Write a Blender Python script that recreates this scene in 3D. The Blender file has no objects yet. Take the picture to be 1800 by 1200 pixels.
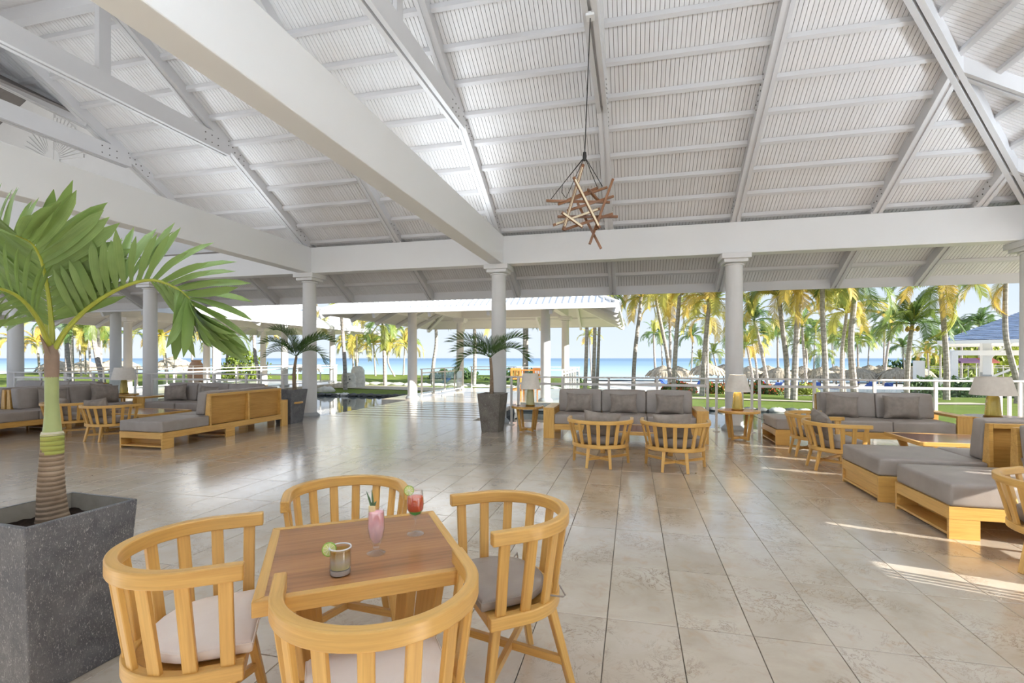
import bpy, math, random
from mathutils import Vector, Matrix, Euler
random.seed(7)
SC = bpy.context.scene
COL = SC.collection
PI = math.pi
# ---------------------------------------------------------------- camera, sky, sun, exposure
CAM_H, FPX, HZ, YAW = 1.5, 870.0, 629.5, math.radians(13.7)
CA, SA = math.cos(YAW), math.sin(YAW)
cam = bpy.data.cameras.new('camera')
cam.sensor_width = 36.0
cam.lens = FPX / 1800 * 36.0
cam.shift_y = (HZ - 600) / 1800
cam.clip_start, cam.clip_end = 0.05, 60000
camo = bpy.data.objects.new('camera', cam)
COL.objects.link(camo)
camo.location = (0, 0, CAM_H)
camo.rotation_euler = (PI / 2, 0, YAW)
SC.camera = camo

w = bpy.data.worlds.new('sky')
SC.world = w
w.use_nodes = True
nt = w.node_tree
nt.nodes.clear()
N = nt.nodes.new
out = N('ShaderNodeOutputWorld'); bg = N('ShaderNodeBackground')
tc = N('ShaderNodeTexCoord'); sep = N('ShaderNodeSeparateXYZ'); ramp = N('ShaderNodeValToRGB')
nt.links.new(tc.outputs['Generated'], sep.inputs[0])
nt.links.new(sep.outputs['Z'], ramp.inputs[0])
e = ramp.color_ramp.elements
e[0].position = 0.0; e[0].color = (0.80, 0.90, 1.0, 1)
e[1].position = 1.0; e[1].color = (0.46, 0.62, 0.90, 1)
x = ramp.color_ramp.elements.new(0.22); x.color = (0.66, 0.78, 0.97, 1)
# thin high cloud, the same all round
mp = N('ShaderNodeMapping'); mp.inputs['Scale'].default_value = (1.5, 1.5, 5)
nz = N('ShaderNodeTexNoise'); nz.inputs['Scale'].default_value = 2.2; nz.inputs['Detail'].default_value = 6
cr = N('ShaderNodeValToRGB'); cr.color_ramp.elements[0].position = 0.48; cr.color_ramp.elements[1].position = 0.8
mx = N('ShaderNodeMixRGB'); mx.inputs[2].default_value = (0.95, 0.97, 1.0, 1)
nt.links.new(tc.outputs['Generated'], mp.inputs[0]); nt.links.new(mp.outputs[0], nz.inputs['Vector'])
nt.links.new(nz.outputs['Fac'], cr.inputs[0])
ml = N('ShaderNodeMath'); ml.operation = 'MULTIPLY'; ml.inputs[1].default_value = 0.6
nt.links.new(cr.outputs[0], ml.inputs[0]); nt.links.new(ml.outputs[0], mx.inputs[0])
nt.links.new(ramp.outputs[0], mx.inputs[1])
nt.links.new(mx.outputs[0], bg.inputs[0])
bg.inputs[1].default_value = 0.95
nt.links.new(bg.outputs[0], out.inputs[0])

SUN_EL = math.radians(20.0)
sun = bpy.data.lights.new('sun', 'SUN')
sun.energy = 13.0; sun.angle = math.radians(0.15); sun.color = (1.0, 0.965, 0.90)
suno = bpy.data.objects.new('sun', sun); COL.objects.link(suno)
sdir = Vector((-0.957 * math.cos(SUN_EL), 0.29 * math.cos(SUN_EL), -math.sin(SUN_EL)))
suno.rotation_euler = sdir.to_track_quat('-Z', 'Y').to_euler()
suno.location = (30, -10, 20)
UPLIGHT_W = 44.0
SC.view_settings.view_transform = 'Standard'
SC.view_settings.look = 'None'
SC.view_settings.gamma = 1.0
SC.view_settings.exposure = 0.18
SC.view_settings.use_curve_mapping = False
try:
    SC.cycles.use_denoising = True
    SC.cycles.max_bounces = 12; SC.cycles.diffuse_bounces = 7; SC.cycles.glossy_bounces = 4
    SC.cycles.transmission_bounces = 8; SC.cycles.transparent_max_bounces = 24
    SC.cycles.sample_clamp_indirect = 8.0
    SC.cycles.caustics_reflective = False; SC.cycles.caustics_refractive = False
except Exception:
    pass

# ---------------------------------------------------------------- helpers
def U(px, py, d):
    r = (px - 900) / FPX * d
    return Vector((r * CA - d * SA, r * SA + d * CA, CAM_H - (py - HZ) / FPX * d))
def G(px, py, z=0.0):
    return U(px, py, FPX * (CAM_H - z) / (py - HZ))

class MB:
    """collects shapes, builds ONE mesh"""
    def __init__(s): s.v = []; s.f = []; s.g = []
    def add(s, vs, fs, gs=None):
        b = len(s.v)
        s.v += [tuple(p) for p in vs]
        s.f += [tuple(i + b for i in f) for f in fs]
        if gs is None:
            o = random.random() * 9
            gs = [(p[2] + o, p[0], p[1]) for p in vs]
        s.g += gs
        return s
    BF = [(0, 3, 2, 1), (4, 5, 6, 7), (0, 1, 5, 4), (1, 2, 6, 5), (2, 3, 7, 6), (3, 0, 4, 7)]
    def box(s, x0, x1, y0, y1, z0, z1, M=None):
        c = [(x0, y0, z0), (x1, y0, z0), (x1, y1, z0), (x0, y1, z0), (x0, y0, z1), (x1, y0, z1), (x1, y1, z1), (x0, y1, z1)]
        L = (x1 - x0, y1 - y0, z1 - z0)
        k = max(range(3), key=lambda i: abs(L[i]))
        o = random.random() * 20
        gs = [(p[k] + o, p[(k + 1) % 3] + o, p[(k + 2) % 3]) for p in c]
        if M is not None: c = [M @ Vector(p) for p in c]
        return s.add(c, s.BF, gs)
    def bar(s, p0, p1, w, h, up=(0, 0, 1), w1=None, h1=None):
        p0, p1 = Vector(p0), Vector(p1)
        t = (p1 - p0); L = t.length; t.normalize()
        up = Vector(up)
        if abs(t.dot(up)) > 0.98: up = Vector((0, 1, 0)) if abs(t.y) < 0.9 else Vector((1, 0, 0))
        a = t.cross(up).normalized(); b = a.cross(t).normalized()
        w1 = w if w1 is None else w1; h1 = h if h1 is None else h1
        o = random.random() * 20
        vs = []; gs = []
        for p, ww, hh, l in ((p0, w, h, 0), (p1, w1, h1, L)):
            for sx, sy in ((-1, -1), (1, -1), (1, 1), (-1, 1)):
                vs.append(p + a * (sx * ww / 2) + b * (sy * hh / 2)); gs.append((l + o, sx * ww / 2 + o, sy * hh / 2))
        return s.add(vs, s.BF, gs)
    def sweep(s, path, prof, ups=None, closed=False, caps=True):
        """rectangular-ish profile [(a,b)] swept along a path; a = sideways, b = up"""
        path = [Vector(p) for p in path]; n = len(path); m = len(prof)
        vs = []; gs = []; o = random.random() * 20; l = 0
        for i, p in enumerate(path):
            if closed: t = path[(i + 1) % n] - path[i - 1]
            else: t = path[min(i + 1, n - 1)] - path[max(i - 1, 0)]
            t.normalize()
            up = Vector(ups[i]) if ups else Vector((0, 0, 1))
            a = t.cross(up).normalized(); b = a.cross(t).normalized()
            if i: l += (p - path[i - 1]).length
            for q in prof:
                vs.append(p + a * q[0] + b * q[1]); gs.append((l + o, q[0] + o, q[1]))
        fs = []
        for i in range(n if closed else n - 1):
            j = (i + 1) % n
            for k in range(m):
                kk = (k + 1) % m
                fs.append((i * m + k, i * m + kk, j * m + kk, j * m + k))
        if not closed and caps:
            fs.append(tuple(reversed(range(m)))); fs.append(tuple((n - 1) * m + k for k in range(m)))
        return s.add(vs, fs, gs)
    def tube(s, path, radii, n=8, caps=True):
        path = [Vector(p) for p in path]
        if not isinstance(radii, (list, tuple)): radii = [radii] * len(path)
        vs = []; gs = []; l = 0; o = random.random() * 9
        prev = None
        for i, p in enumerate(path):
            t = (path[min(i + 1, len(path) - 1)] - path[max(i - 1, 0)]).normalized()
            if prev is None:
                ref = Vector((1, 0, 0)) if abs(t.x) < 0.8 else Vector((0, 1, 0))
                a = (ref - t * ref.dot(t)).normalized()
            else:
                a = (prev - t * prev.dot(t)).normalized()
            prev = a; b = t.cross(a)
            if i: l += (p - path[i - 1]).length
            for k in range(n):
                an = 2 * PI * k / n
                vs.append(p + (a * math.cos(an) + b * math.sin(an)) * radii[i]); gs.append((l + o, math.cos(an) * radii[i], math.sin(an) * radii[i]))
        fs = []
        for i in range(len(path) - 1):
            for k in range(n):
                kk = (k + 1) % n
                fs.append((i * n + k, i * n + kk, (i + 1) * n + kk, (i + 1) * n + k))
        if caps:
            fs.append(tuple(reversed(range(n)))); fs.append(tuple((len(path) - 1) * n + k for k in range(n)))
        return s.add(vs, fs, gs)
    def lathe(s, prof, n=24, c=(0, 0, 0), caps=(True, True)):
        vs = []; fs = []
        for r, z in prof:
            for k in range(n):
                an = 2 * PI * k / n
                vs.append((c[0] + r * math.cos(an), c[1] + r * math.sin(an), c[2] + z))
        for i in range(len(prof) - 1):
            for k in range(n):
                kk = (k + 1) % n
                fs.append((i * n + k, i * n + kk, (i + 1) * n + kk, (i + 1) * n + k))
        if caps[0]: fs.append(tuple(reversed(range(n))))
        if caps[1]: fs.append(tuple((len(prof) - 1) * n + k for k in range(n)))
        return s.add(vs, fs)
    def prism(s, poly, h0, h1, axis=2):
        """polygon (2-D, counter-clockwise) extruded along an axis; axis 0: poly is (y,z)"""
        n = len(poly)
        def P(q, h):
            return (q[0], q[1], h) if axis == 2 else ((h, q[0], q[1]) if axis == 0 else (q[0], h, q[1]))
        vs = [P(q, h0) for q in poly] + [P(q, h1) for q in poly]
        fs = [tuple(reversed(range(n))), tuple(range(n, 2 * n))] + [(i, (i + 1) % n, n + (i + 1) % n, n + i) for i in range(n)]
        if axis == 1: fs = [tuple(reversed(f)) for f in fs]
        o = random.random() * 20
        k = axis
        gs = [(p[k] + o, p[(k + 1) % 3] + o, p[(k + 2) % 3]) for p in vs]
        return s.add(vs, fs, gs)
    def grid(s, fn, nu, nv, flip=False):
        vs = [fn(i / nu, j / nv) for j in range(nv + 1) for i in range(nu + 1)]
        fs = []
        for j in range(nv):
            for i in range(nu):
                a = j * (nu + 1) + i
                q = (a, a + 1, a + nu + 2, a + nu + 1)
                fs.append(tuple(reversed(q)) if flip else q)
        return s.add(vs, fs)
    def xform(s, M):
        s.v = [tuple(M @ Vector(p)) for p in s.v]; return s
    def mesh(s, name):
        me = bpy.data.meshes.new(name)
        me.from_pydata(s.v, [], s.f)
        at = me.attributes.new('gc', 'FLOAT_VECTOR', 'POINT')
        flat = [c for g in s.g for c in g]
        at.data.foreach_set('vector', flat)
        me.update()
        return me
    def build(s, name, mat, parent=None, smooth=False, bevel=0, seg=2, sub=0, kind=None, label=None, loc=None, rot=None, angle=35):
        me = s.mesh(name)
        if mat is not None: me.materials.append(mat)
        if smooth:
            me.shade_smooth()
            if angle:
                try: me.set_sharp_from_angle(angle=math.radians(angle))
                except Exception: pass
        return link(name, me, parent, bevel, seg, sub, kind, label, loc, rot)

def link(name, me, parent=None, bevel=0, seg=2, sub=0, kind=None, label=None, loc=None, rot=None):
    o = bpy.data.objects.new(name, me); COL.objects.link(o)
    if parent is not None: o.parent = parent
    if bevel:
        m = o.modifiers.new('edge', 'BEVEL'); m.width = bevel; m.segments = seg; m.limit_method = 'ANGLE'; m.angle_limit = math.radians(40)
    if sub:
        m = o.modifiers.new('soft', 'SUBSURF'); m.levels = sub; m.render_levels = sub
    if kind: o['kind'] = kind
    if label: o['label'] = label
    if loc is not None: o.location = loc
    if rot is not None: o.rotation_euler = rot
    return o
def tag(o, label=None, cat=None, group=None, kind=None):
    if label: o['label'] = label
    if cat: o['category'] = cat
    if group: o['group'] = group
    if kind: o['kind'] = kind
    return o
def thing(name, label, cat, loc=(0, 0, 0), rz=0.0, group=None):
    o = bpy.data.objects.new(name, None); COL.objects.link(o)
    o.empty_display_size = 0.1
    o.location = loc; o.rotation_euler = (0, 0, rz)
    return tag(o, label, cat, group)
def struct(name, kids=True):
    o = bpy.data.objects.new(name, None); COL.objects.link(o); o['kind'] = 'structure'; return o
def copy_tree(o, parent=None):
    c = o.copy(); COL.objects.link(c)
    if parent is not None: c.parent = parent
    for ch in list(o.children): copy_tree(ch, c)
    return c
def dup(root, loc, rz, label=None, group=None):
    c = copy_tree(root); c.location = loc; c.rotation_euler = (0, 0, rz)
    return tag(c, label, None, group)

# ---------------------------------------------------------------- materials
def srgb(r, g, b):
    f = lambda u: (u / 255 / 12.92) if u / 255 <= 0.04045 else ((u / 255 + 0.055) / 1.055) ** 2.4
    return (f(r), f(g), f(b), 1)
class MT:
    def __init__(s, name):
        s.m = bpy.data.materials.new(name); s.m.use_nodes = True
        s.t = s.m.node_tree; s.n = s.t.nodes; s.p = s.n['Principled BSDF']; s.out = s.n['Material Output']
    def new(s, ty, **kw):
        n = s.n.new('ShaderNode' + ty)
        for k, v in kw.items():
            if k in n.inputs: n.inputs[k].default_value = v
            else: setattr(n, k, v)
        return n
    def L(s, a, b): s.t.links.new(a, b)
    def coords(s, src='gc', scale=(1, 1, 1)):
        if src == 'gc':
            a = s.new('Attribute'); a.attribute_name = 'gc'; o = a.outputs['Vector']
        else:
            a = s.new('TexCoord'); o = a.outputs[src]
        mp = s.new('Mapping'); mp.inputs['Scale'].default_value = scale
        s.L(o, mp.inputs[0]); return mp.outputs[0]
    def noise(s, co, scale=5, detail=4, rough=0.55, dist=0):
        n = s.new('TexNoise'); n.inputs['Scale'].default_value = scale; n.inputs['Detail'].default_value = detail
        n.inputs['Roughness'].default_value = rough; n.inputs['Distortion'].default_value = dist
        s.L(co, n.inputs['Vector']); return n.outputs['Fac']
    def ramp(s, fac, stops):
        r = s.new('ValToRGB'); el = r.color_ramp.elements
        el[0].position, el[0].color = stops[0][0], stops[0][1]
        el[1].position, el[1].color = stops[-1][0], stops[-1][1]
        for p, c in stops[1:-1]:
            q = el.new(p); q.color = c
        s.L(fac, r.inputs[0]); return r.outputs[0]
    def mix(s, fac, a, b, mode='MIX'):
        m = s.new('MixRGB'); m.blend_type = mode
        for i, v in ((0, fac), (1, a), (2, b)):
            if isinstance(v, (int, float)): m.inputs[i].default_value = v
            elif isinstance(v, tuple): m.inputs[i].default_value = v
            else: s.L(v, m.inputs[i])
        return m.outputs[0]
    def bump(s, h, strength=0.3, dist=0.01):
        b = s.new('Bump'); b.inputs['Strength'].default_value = strength; b.inputs['Distance'].default_value = dist
        s.L(h, b.inputs['Height']); s.L(b.outputs[0], s.p.inputs['Normal'])
    def base(s, c):
        if isinstance(c, tuple): s.p.inputs['Base Color'].default_value = c
        else: s.L(c, s.p.inputs['Base Color'])
    def set(s, rough=None, spec=None, metal=None, trans=None, ior=None, coat=None):
        P = s.p.inputs
        if rough is not None: P['Roughness'].default_value = rough
        if spec is not None: P['Specular IOR Level'].default_value = spec
        if metal is not None: P['Metallic'].default_value = metal
        if trans is not None: P['Transmission Weight'].default_value = trans
        if ior is not None: P['IOR'].default_value = ior
        if coat is not None: P['Coat Weight'].default_value = coat; P['Coat Roughness'].default_value = 0.12
        return s.m
def grain(name, c0, c1, rough=0.4, spec=0.4, sc=(2.5, 45, 45), coat=None, bump=0.05):
    t = MT(name); co = t.coords('gc', sc)
    n = t.noise(co, 1.0, 5, 0.6, 0.6)
    n2 = t.noise(t.coords('gc', (0.9, 7, 7)), 1.0, 3, 0.5)
    c = t.ramp(n, [(0.3, c0), (0.72, c1)])
    c = t.mix(t.ramp(n2, [(0.35, (0, 0, 0, 1)), (0.7, (1, 1, 1, 1))]), c, t.mix(0.5, c, c1, 'MIX'))
    c = t.mix(0.25, c, t.ramp(n2, [(0.3, c0), (0.7, c1)]))
    n3 = t.noise(t.coords('gc', (5, 120, 120)), 1.0, 2)
    c = t.mix(0.35, c, t.mix(1.0, c, t.ramp(n3, [(0.35, (.72, .70, .66, 1)), (0.6, (1, 1, 1, 1))]), 'MULTIPLY'))
    t.base(c); t.bump(n, bump, 0.004)
    return t.set(rough, spec, coat=coat)
def paint(name, c, rough=0.5, var=0.06, scale=6, spec=0.4, bump=0.0, src='Object'):
    t = MT(name); co = t.coords(src)
    n = t.noise(co, scale, 5)
    d = tuple(v * (1 - var) for v in c[:3]) + (1,)
    t.base(t.ramp(n, [(0.3, d), (0.7, c)]))
    if bump: t.bump(t.noise(co, scale * 12, 3), bump, 0.004)
    return t.set(rough, spec)

M_OAK = grain('oak_wood', srgb(190, 142, 70), srgb(222, 177, 100), 0.32, 0.5)
M_OAK2 = grain('oak_panel', srgb(172, 126, 62), srgb(198, 152, 82), 0.42, 0.35)
M_TOP = grain('walnut_inlay', srgb(120, 78, 44), srgb(178, 124, 76), 0.25, 0.45, (1.6, 60, 60), coat=0.2)
M_TOPR = grain('table_red_inlay', srgb(112, 60, 36), srgb(146, 86, 52), 0.2, 0.5, (1.6, 60, 60), coat=0.4)
M_STICK = grain('lamp_stick_wood', srgb(86, 52, 28), srgb(130, 84, 46), 0.4, 0.4)
M_PLY = grain('dark_plywood', srgb(84, 50, 24), srgb(120, 76, 38), 0.5, 0.3)
M_CEIL = paint('ceiling_timber_white', srgb(214, 213, 214), 0.5, 0.03, 2.5, 0.3)
M_WHITE = paint('white_paint', srgb(230, 230, 230), 0.45, 0.03, 2.5, 0.35)
M_BEAM = paint('white_beam_paint', srgb(236, 237, 238), 0.4, 0.02, 1.2, 0.4)
M_COLUMN = paint('column_plaster', srgb(224, 223, 221), 0.6, 0.03, 4, 0.3, 0.15)
M_COLBASE = paint('column_base_grey', srgb(168, 172, 174), 0.6, 0.1, 12, 0.3, 0.2)
def board_mat():
    t = MT('white_board'); n = t.noise(t.coords('gc', (0.7, 14, 14)), 1.0, 5, 0.6)
    n2 = t.noise(t.coords('Object', (1, 1, 1)), 0.9, 3)
    c = t.ramp(n, [(0.25, srgb(216, 214, 214)), (0.6, srgb(234, 233, 234))])
    c = t.mix(0.35, c, t.ramp(n2, [(0.35, srgb(222, 216, 210)), (0.6, srgb(236, 236, 236))]))
    t.base(c); return t.set(0.5, 0.3)
M_BOARD = board_mat()
M_GAP = paint('board_gap_shadow', srgb(140, 134, 130), 0.8, 0.1)
M_RAIL = paint('rail_metal_white', srgb(222, 220, 217), 0.35, 0.02, 3, 0.5)
def leather():
    t = MT('taupe_leather'); co = t.coords('Object')
    n = t.noise(co, 3.0, 4); v = t.new('TexVoronoi'); v.inputs['Scale'].default_value = 260; t.L(co, v.inputs['Vector'])
    t.base(t.ramp(n, [(0.3, srgb(142, 132, 124)), (0.72, srgb(160, 150, 142))]))
    wr = t.noise(co, 7, 3, 0.5, 0.8)
    h = t.mix(0.12, wr, v.outputs['Distance'])
    t.bump(h, 0.25, 0.01); return t.set(0.42, 0.4)
M_LEATHER = leather()
def fabric(name, c0, c1, bump=0.4, sc=9, rough=0.9):
    t = MT(name); co = t.coords('Object')
    n = t.noise(co, sc, 4); wv = t.noise(co, 420, 2)
    t.base(t.mix(0.18, t.ramp(n, [(0.3, c0), (0.7, c1)]), t.ramp(wv, [(0.3, c0), (0.7, c1)])))
    t.bump(t.mix(0.35, t.noise(co, 6, 3, 0.5, 1.0), wv), bump, 0.012)
    return t.set(rough, 0.15)
M_PILLOW = fabric('grey_velvet', srgb(124, 114, 105), srgb(152, 141, 131))
M_PINK = fabric('pale_canvas', srgb(236, 226, 219), srgb(245, 238, 232), 0.25, 5)
M_SHADE = fabric('lamp_shade_linen', srgb(226, 218, 206), srgb(236, 229, 218), 0.05, 20)
M_BLACK = paint('black_cord', srgb(30, 28, 27), 0.6, 0.1)
M_IRON = paint('dark_bolt', srgb(92, 88, 84), 0.5, 0.1)
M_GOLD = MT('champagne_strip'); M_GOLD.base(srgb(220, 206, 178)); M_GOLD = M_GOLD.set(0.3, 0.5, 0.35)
def planter(name, c0, c1, c2, sc=7):
    t = MT(name); co = t.coords('Object')
    n = t.noise(co, sc, 8, 0.65, 0.6); n3 = t.noise(t.coords('Object', (1.0, 1.0, 0.35)), sc * 22, 3, 0.6, 1.5)
    c = t.ramp(n, [(0.3, c0), (0.68, c1)])
    sp = t.ramp(n3, [(0.58, (0, 0, 0, 1)), (0.68, (1, 1, 1, 1))])
    t.base(t.mix(t.mix(0.75, (0, 0, 0, 1), sp), c, c2)); t.bump(n3, 0.35, 0.01)
    return t.set(0.5, 0.35)
M_POT = planter('slate_planter', srgb(74, 75, 79), srgb(112, 111, 112), srgb(190, 186, 182))
M_POT2 = planter('worn_bronze_planter', srgb(74, 66, 56), srgb(116, 108, 98), srgb(178, 172, 164), 5)
M_SOIL = paint('dark_soil', srgb(46, 34, 26), 0.95, 0.5, 60, 0.1, 1.0)
M_POTIN = paint('planter_inside', srgb(150, 142, 130), 0.8, 0.25, 12, 0.2)
def marble():
    t = MT('cream_marble_tile'); co = t.coords('gc')
    n = t.noise(co, 1.7, 6, 0.6, 0.5)
    c = t.ramp(n, [(0.3, srgb(186, 171, 151)), (0.5, srgb(202, 189, 171)), (0.75, srgb(214, 205, 191))])
    v = t.noise(co, 4.2, 9, 0.7, 3.2)
    a = t.new('Math'); a.operation = 'SUBTRACT'; a.inputs[1].default_value = 0.5; t.L(v, a.inputs[0])
    b = t.new('Math'); b.operation = 'ABSOLUTE'; t.L(a.outputs[0], b.inputs[0])
    pt = t.ramp(t.noise(co, 2.3, 3), [(0.50, (0, 0, 0, 1)), (0.64, (1, 1, 1, 1))])
    ve = t.ramp(b.outputs[0], [(0.0, (1, 1, 1, 1)), (0.020, (0, 0, 0, 1))])
    ve = t.mix(1.0, ve, pt, 'MULTIPLY')
    c = t.mix(t.mix(0.85, (0, 0, 0, 1), ve), c, srgb(104, 74, 48))
    n2 = t.noise(co, 7, 5, 0.6, 1.0)
    c = t.mix(t.mix(0.35, (0, 0, 0, 1), t.ramp(n2, [(0.55, (0, 0, 0, 1)), (0.75, (1, 1, 1, 1))])), c, srgb(186, 148, 106))
    t.base(c)
    rr = t.ramp(n2, [(0.3, (0.17, 0.17, 0.17, 1)), (0.75, (0.22, 0.22, 0.22, 1))])
    t.L(rr, t.p.inputs['Roughness'])
    t.bump(t.noise(co, 3, 2), 0.03, 0.004)
    t.p.inputs['Coat Weight'].default_value = 0.9; t.p.inputs['Coat Roughness'].default_value = 0.19; t.p.inputs['Coat IOR'].default_value = 1.6
    return t.set(None, 1.0)
M_TILE = marble()
M_GROUT = paint('dark_grout', srgb(104, 94, 82), 0.8, 0.1)
def glass(name, tint, rough=0.0, ior=1.45):
    t = MT(name); t.base(tint); return t.set(rough, 0.5, 0, 1.0, ior)
def pane_mat(name='clear_pane', tint=(0.95, 0.98, 0.97, 1), hi=.75, lo=.03):
    t = MT(name); tr = t.new('BsdfTransparent'); tr.inputs[0].default_value = tint
    gl = t.new('BsdfGlossy'); gl.inputs['Roughness'].default_value = 0.02
    fr = t.new('LayerWeight'); fr.inputs[0].default_value = .5
    pw_ = t.new('Math'); pw_.operation = 'POWER'; pw_.inputs[1].default_value = 4.0; t.L(fr.outputs['Facing'], pw_.inputs[0])
    ma = t.new('Math'); ma.operation = 'MULTIPLY_ADD'; ma.inputs[1].default_value = hi; ma.inputs[2].default_value = lo; t.L(pw_.outputs[0], ma.inputs[0])
    mxs = t.new('MixShader'); t.L(ma.outputs[0], mxs.inputs[0]); t.L(tr.outputs[0], mxs.inputs[1]); t.L(gl.outputs[0], mxs.inputs[2])
    t.L(mxs.outputs[0], t.out.inputs[0]); return t.m
M_PANE = pane_mat()
M_GLASS = pane_mat('drinking_glass', (1.0, 1.0, 1.0, 1), .75, .09)
def leafm(name, c0, c1, c2=None, trans=0.35, rough=0.45):
    t = MT(name); co = t.coords('gc', (1, 1, 1))
    oi = t.new('ObjectInfo')
    n = t.noise(t.coords('Object'), 2.0, 3)
    if name == 'palm_leaflet_green':
        st = t.noise(t.coords('gc', (.6, 16, 1)), 1.0, 2)
        n = t.mix(.55, n, st)
    c = t.ramp(n, [(0.3, c0), (0.7, c1)])
    if c2: c = t.mix(t.ramp(oi.outputs['Random'], [(0.35, (0, 0, 0, 1)), (0.9, (1, 1, 1, 1))]), c, c2)
    t.base(c); t.set(rough, 0.35)
    tl = t.new('BsdfTranslucent'); t.L(c, tl.inputs[0])
    mxs = t.new('MixShader'); mxs.inputs[0].default_value = trans
    t.L(t.p.outputs[0], mxs.inputs[1]); t.L(tl.outputs[0], mxs.inputs[2]); t.L(mxs.outputs[0], t.out.inputs[0])
    return t.m
M_LEAF = leafm('palm_leaflet_green', srgb(98, 124, 64), srgb(142, 164, 98), srgb(116, 140, 70), 0.3, 0.4)
M_LEAFD = leafm('dark_palm_leaf', srgb(56, 84, 44), srgb(88, 114, 58), srgb(64, 92, 44), 0.25, 0.4)
M_FR_G = leafm('coconut_frond_green', srgb(90, 114, 50), srgb(130, 146, 68), srgb(156, 158, 72), 0.34)
M_FR_Y = leafm('coconut_frond_yellow', srgb(158, 158, 70), srgb(190, 182, 92), srgb(206, 174, 82), 0.34)
M_FR_D = leafm('coconut_frond_deep', srgb(72, 104, 58), srgb(112, 136, 70), srgb(92, 122, 62), 0.35)
M_RACH = paint('palm_stem_yellowgreen', srgb(158, 164, 62), 0.4, 0.15, 9)
M_CROWN = paint('palm_crownshaft', srgb(160, 170, 112), 0.4, 0.15, 5)
def trunkm(name, c0, c1, ring=26, dark=0.5, rm=0.7):
    t = MT(name); co = t.coords('gc', (1, 1, 1))
    wv = t.new('TexWave'); wv.bands_direction = 'X'; wv.inputs['Scale'].default_value = ring / 6.283 * 2; wv.inputs['Distortion'].default_value = 1.2
    wv.inputs['Detail'].default_value = 3; t.L(co, wv.inputs['Vector'])
    n = t.noise(t.coords('Object'), 9, 4)
    c = t.ramp(n, [(0.3, c0), (0.7, c1)])
    dk = tuple(v * dark for v in c0[:3]) + (1,)
    c = t.mix(t.mix(rm, (0, 0, 0, 1), t.ramp(wv.outputs['Fac'], [(0.0, (1, 1, 1, 1)), (0.22, (0, 0, 0, 1))])), c, dk)
    t.base(c); t.bump(wv.outputs['Fac'], 0.4, 0.02)
    return t.set(0.8, 0.2)
M_TRUNK = trunkm('coconut_trunk', srgb(134, 127, 122), srgb(178, 170, 162), 5, .5, .32)
M_PTRUNK = trunkm('potted_palm_trunk', srgb(124, 104, 84), srgb(158, 138, 116), 42)
# ================================================================ the pavilion: floor, columns, beams, roof
TX, TY, TX0, TY0 = 0.389, 0.768, -0.143, 2.908
floor = struct('floor')
MB().box(-24, 9.6, -2.5, 11.36, -0.55, -0.014).build('floor_slab', M_GROUT, floor)
def proj(p):
    d = -p[0] * SA + p[1] * CA; r = p[0] * CA + p[1] * SA
    return (900 + FPX * r / d, HZ - FPX * (p[2] - CAM_H) / d, d) if d > 0.05 else (0, 0, d)
def tile_shape(mb, i, j):
    x0 = TX0 + i * TX + 0.0022; x1 = x0 + TX - 0.0044; y0 = TY0 + j * TY + 0.0034; y1 = y0 + TY - 0.0068
    y1 = min(y1, 11.36)
    z = random.uniform(-0.0006, 0.0)
    b = 0.0016
    vs = [(x0, y0, -0.016), (x1, y0, -0.016), (x1, y1, -0.016), (x0, y1, -0.016), (x0, y0, z - b), (x1, y0, z - b), (x1, y1, z - b), (x0, y1, z - b),
          (x0 + b, y0 + b, z), (x1 - b, y0 + b, z), (x1 - b, y1 - b, z), (x0 + b, y1 - b, z)]
    fs = [(0, 1, 5, 4), (1, 2, 6, 5), (2, 3, 7, 6), (3, 0, 4, 7), (4, 5, 9, 8), (5, 6, 10, 9), (6, 7, 11, 10), (7, 4, 8, 11), (8, 9, 10, 11)]
    o = (random.random() * 30, random.random() * 30, random.random() * 30)
    mb.add(vs, fs, [(v[0] + o[0], v[1] + o[1], v[2] + o[2]) for v in vs])
cells = []
for i in range(int((-24 - TX0) / TX), int((9.5 - TX0) / TX)):
    for j in range(int((-2.4 - TY0) / TY), 11):
        c = (TX0 + (i + .5) * TX, TY0 + (j + .5) * TY, 0)
        px, py, d = proj(c)
        vis = d > 0.3 and -80 < px < 1880 and py < 1260
        cells.append((0 if vis else 1, d, i, j))
cells.sort()
rest = MB()
for k, (vis, d, i, j) in enumerate(cells):
    if vis == 0 and k < 300:
        mb = MB(); tile_shape(mb, i, j); mb.build('tile', M_TILE, floor)
    else: tile_shape(rest, i, j)
rest.build('tile', M_TILE, floor, kind='stuff')

ZS = 0.56
def zr(y): return 4.4 + ZS * (11.2 - y)
CT = 3.67
def column(x, y, R=0.178, name='column', parent=None, top=CT, z0=0.0, mat=None):
    r = thing(name, None, None, (x, y, z0)) if parent is None else parent
    if parent is None: r['kind'] = 'structure'
    ox, oy, oz = (0, 0, 0) if parent is None else (x, y, z0)
    h = top - z0
    MB().lathe([(R, 0.02), (R * 1.0, h * 0.3), (R * 0.93, h - 0.2)], 28, (ox, oy, oz)).build('shaft', mat or M_COLUMN, r, smooth=True)
    cp = MB()
    cp.lathe([(R * 0.94, h - 0.235), (R * 1.1, h - 0.225), (R * 1.1, h - 0.2), (R * 0.95, h - 0.19)], 28, (ox, oy, oz))
    cp.box(ox - .235, ox + .235, oy - .235, oy + .235, oz + h - .185, oz + h - .115)
    cp.box(ox - .285, ox + .285, oy - .285, oy + .285, oz + h - .115, oz + h)
    cp.build('capital', M_WHITE, r, smooth=True, bevel=0.008)
    MB().lathe([(R * 1.42, 0), (R * 1.42, 0.035), (R * 1.15, 0.085), (R, 0.11)], 28, (ox, oy, oz)).build('base', M_COLBASE, r, smooth=True)
    return r
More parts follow.
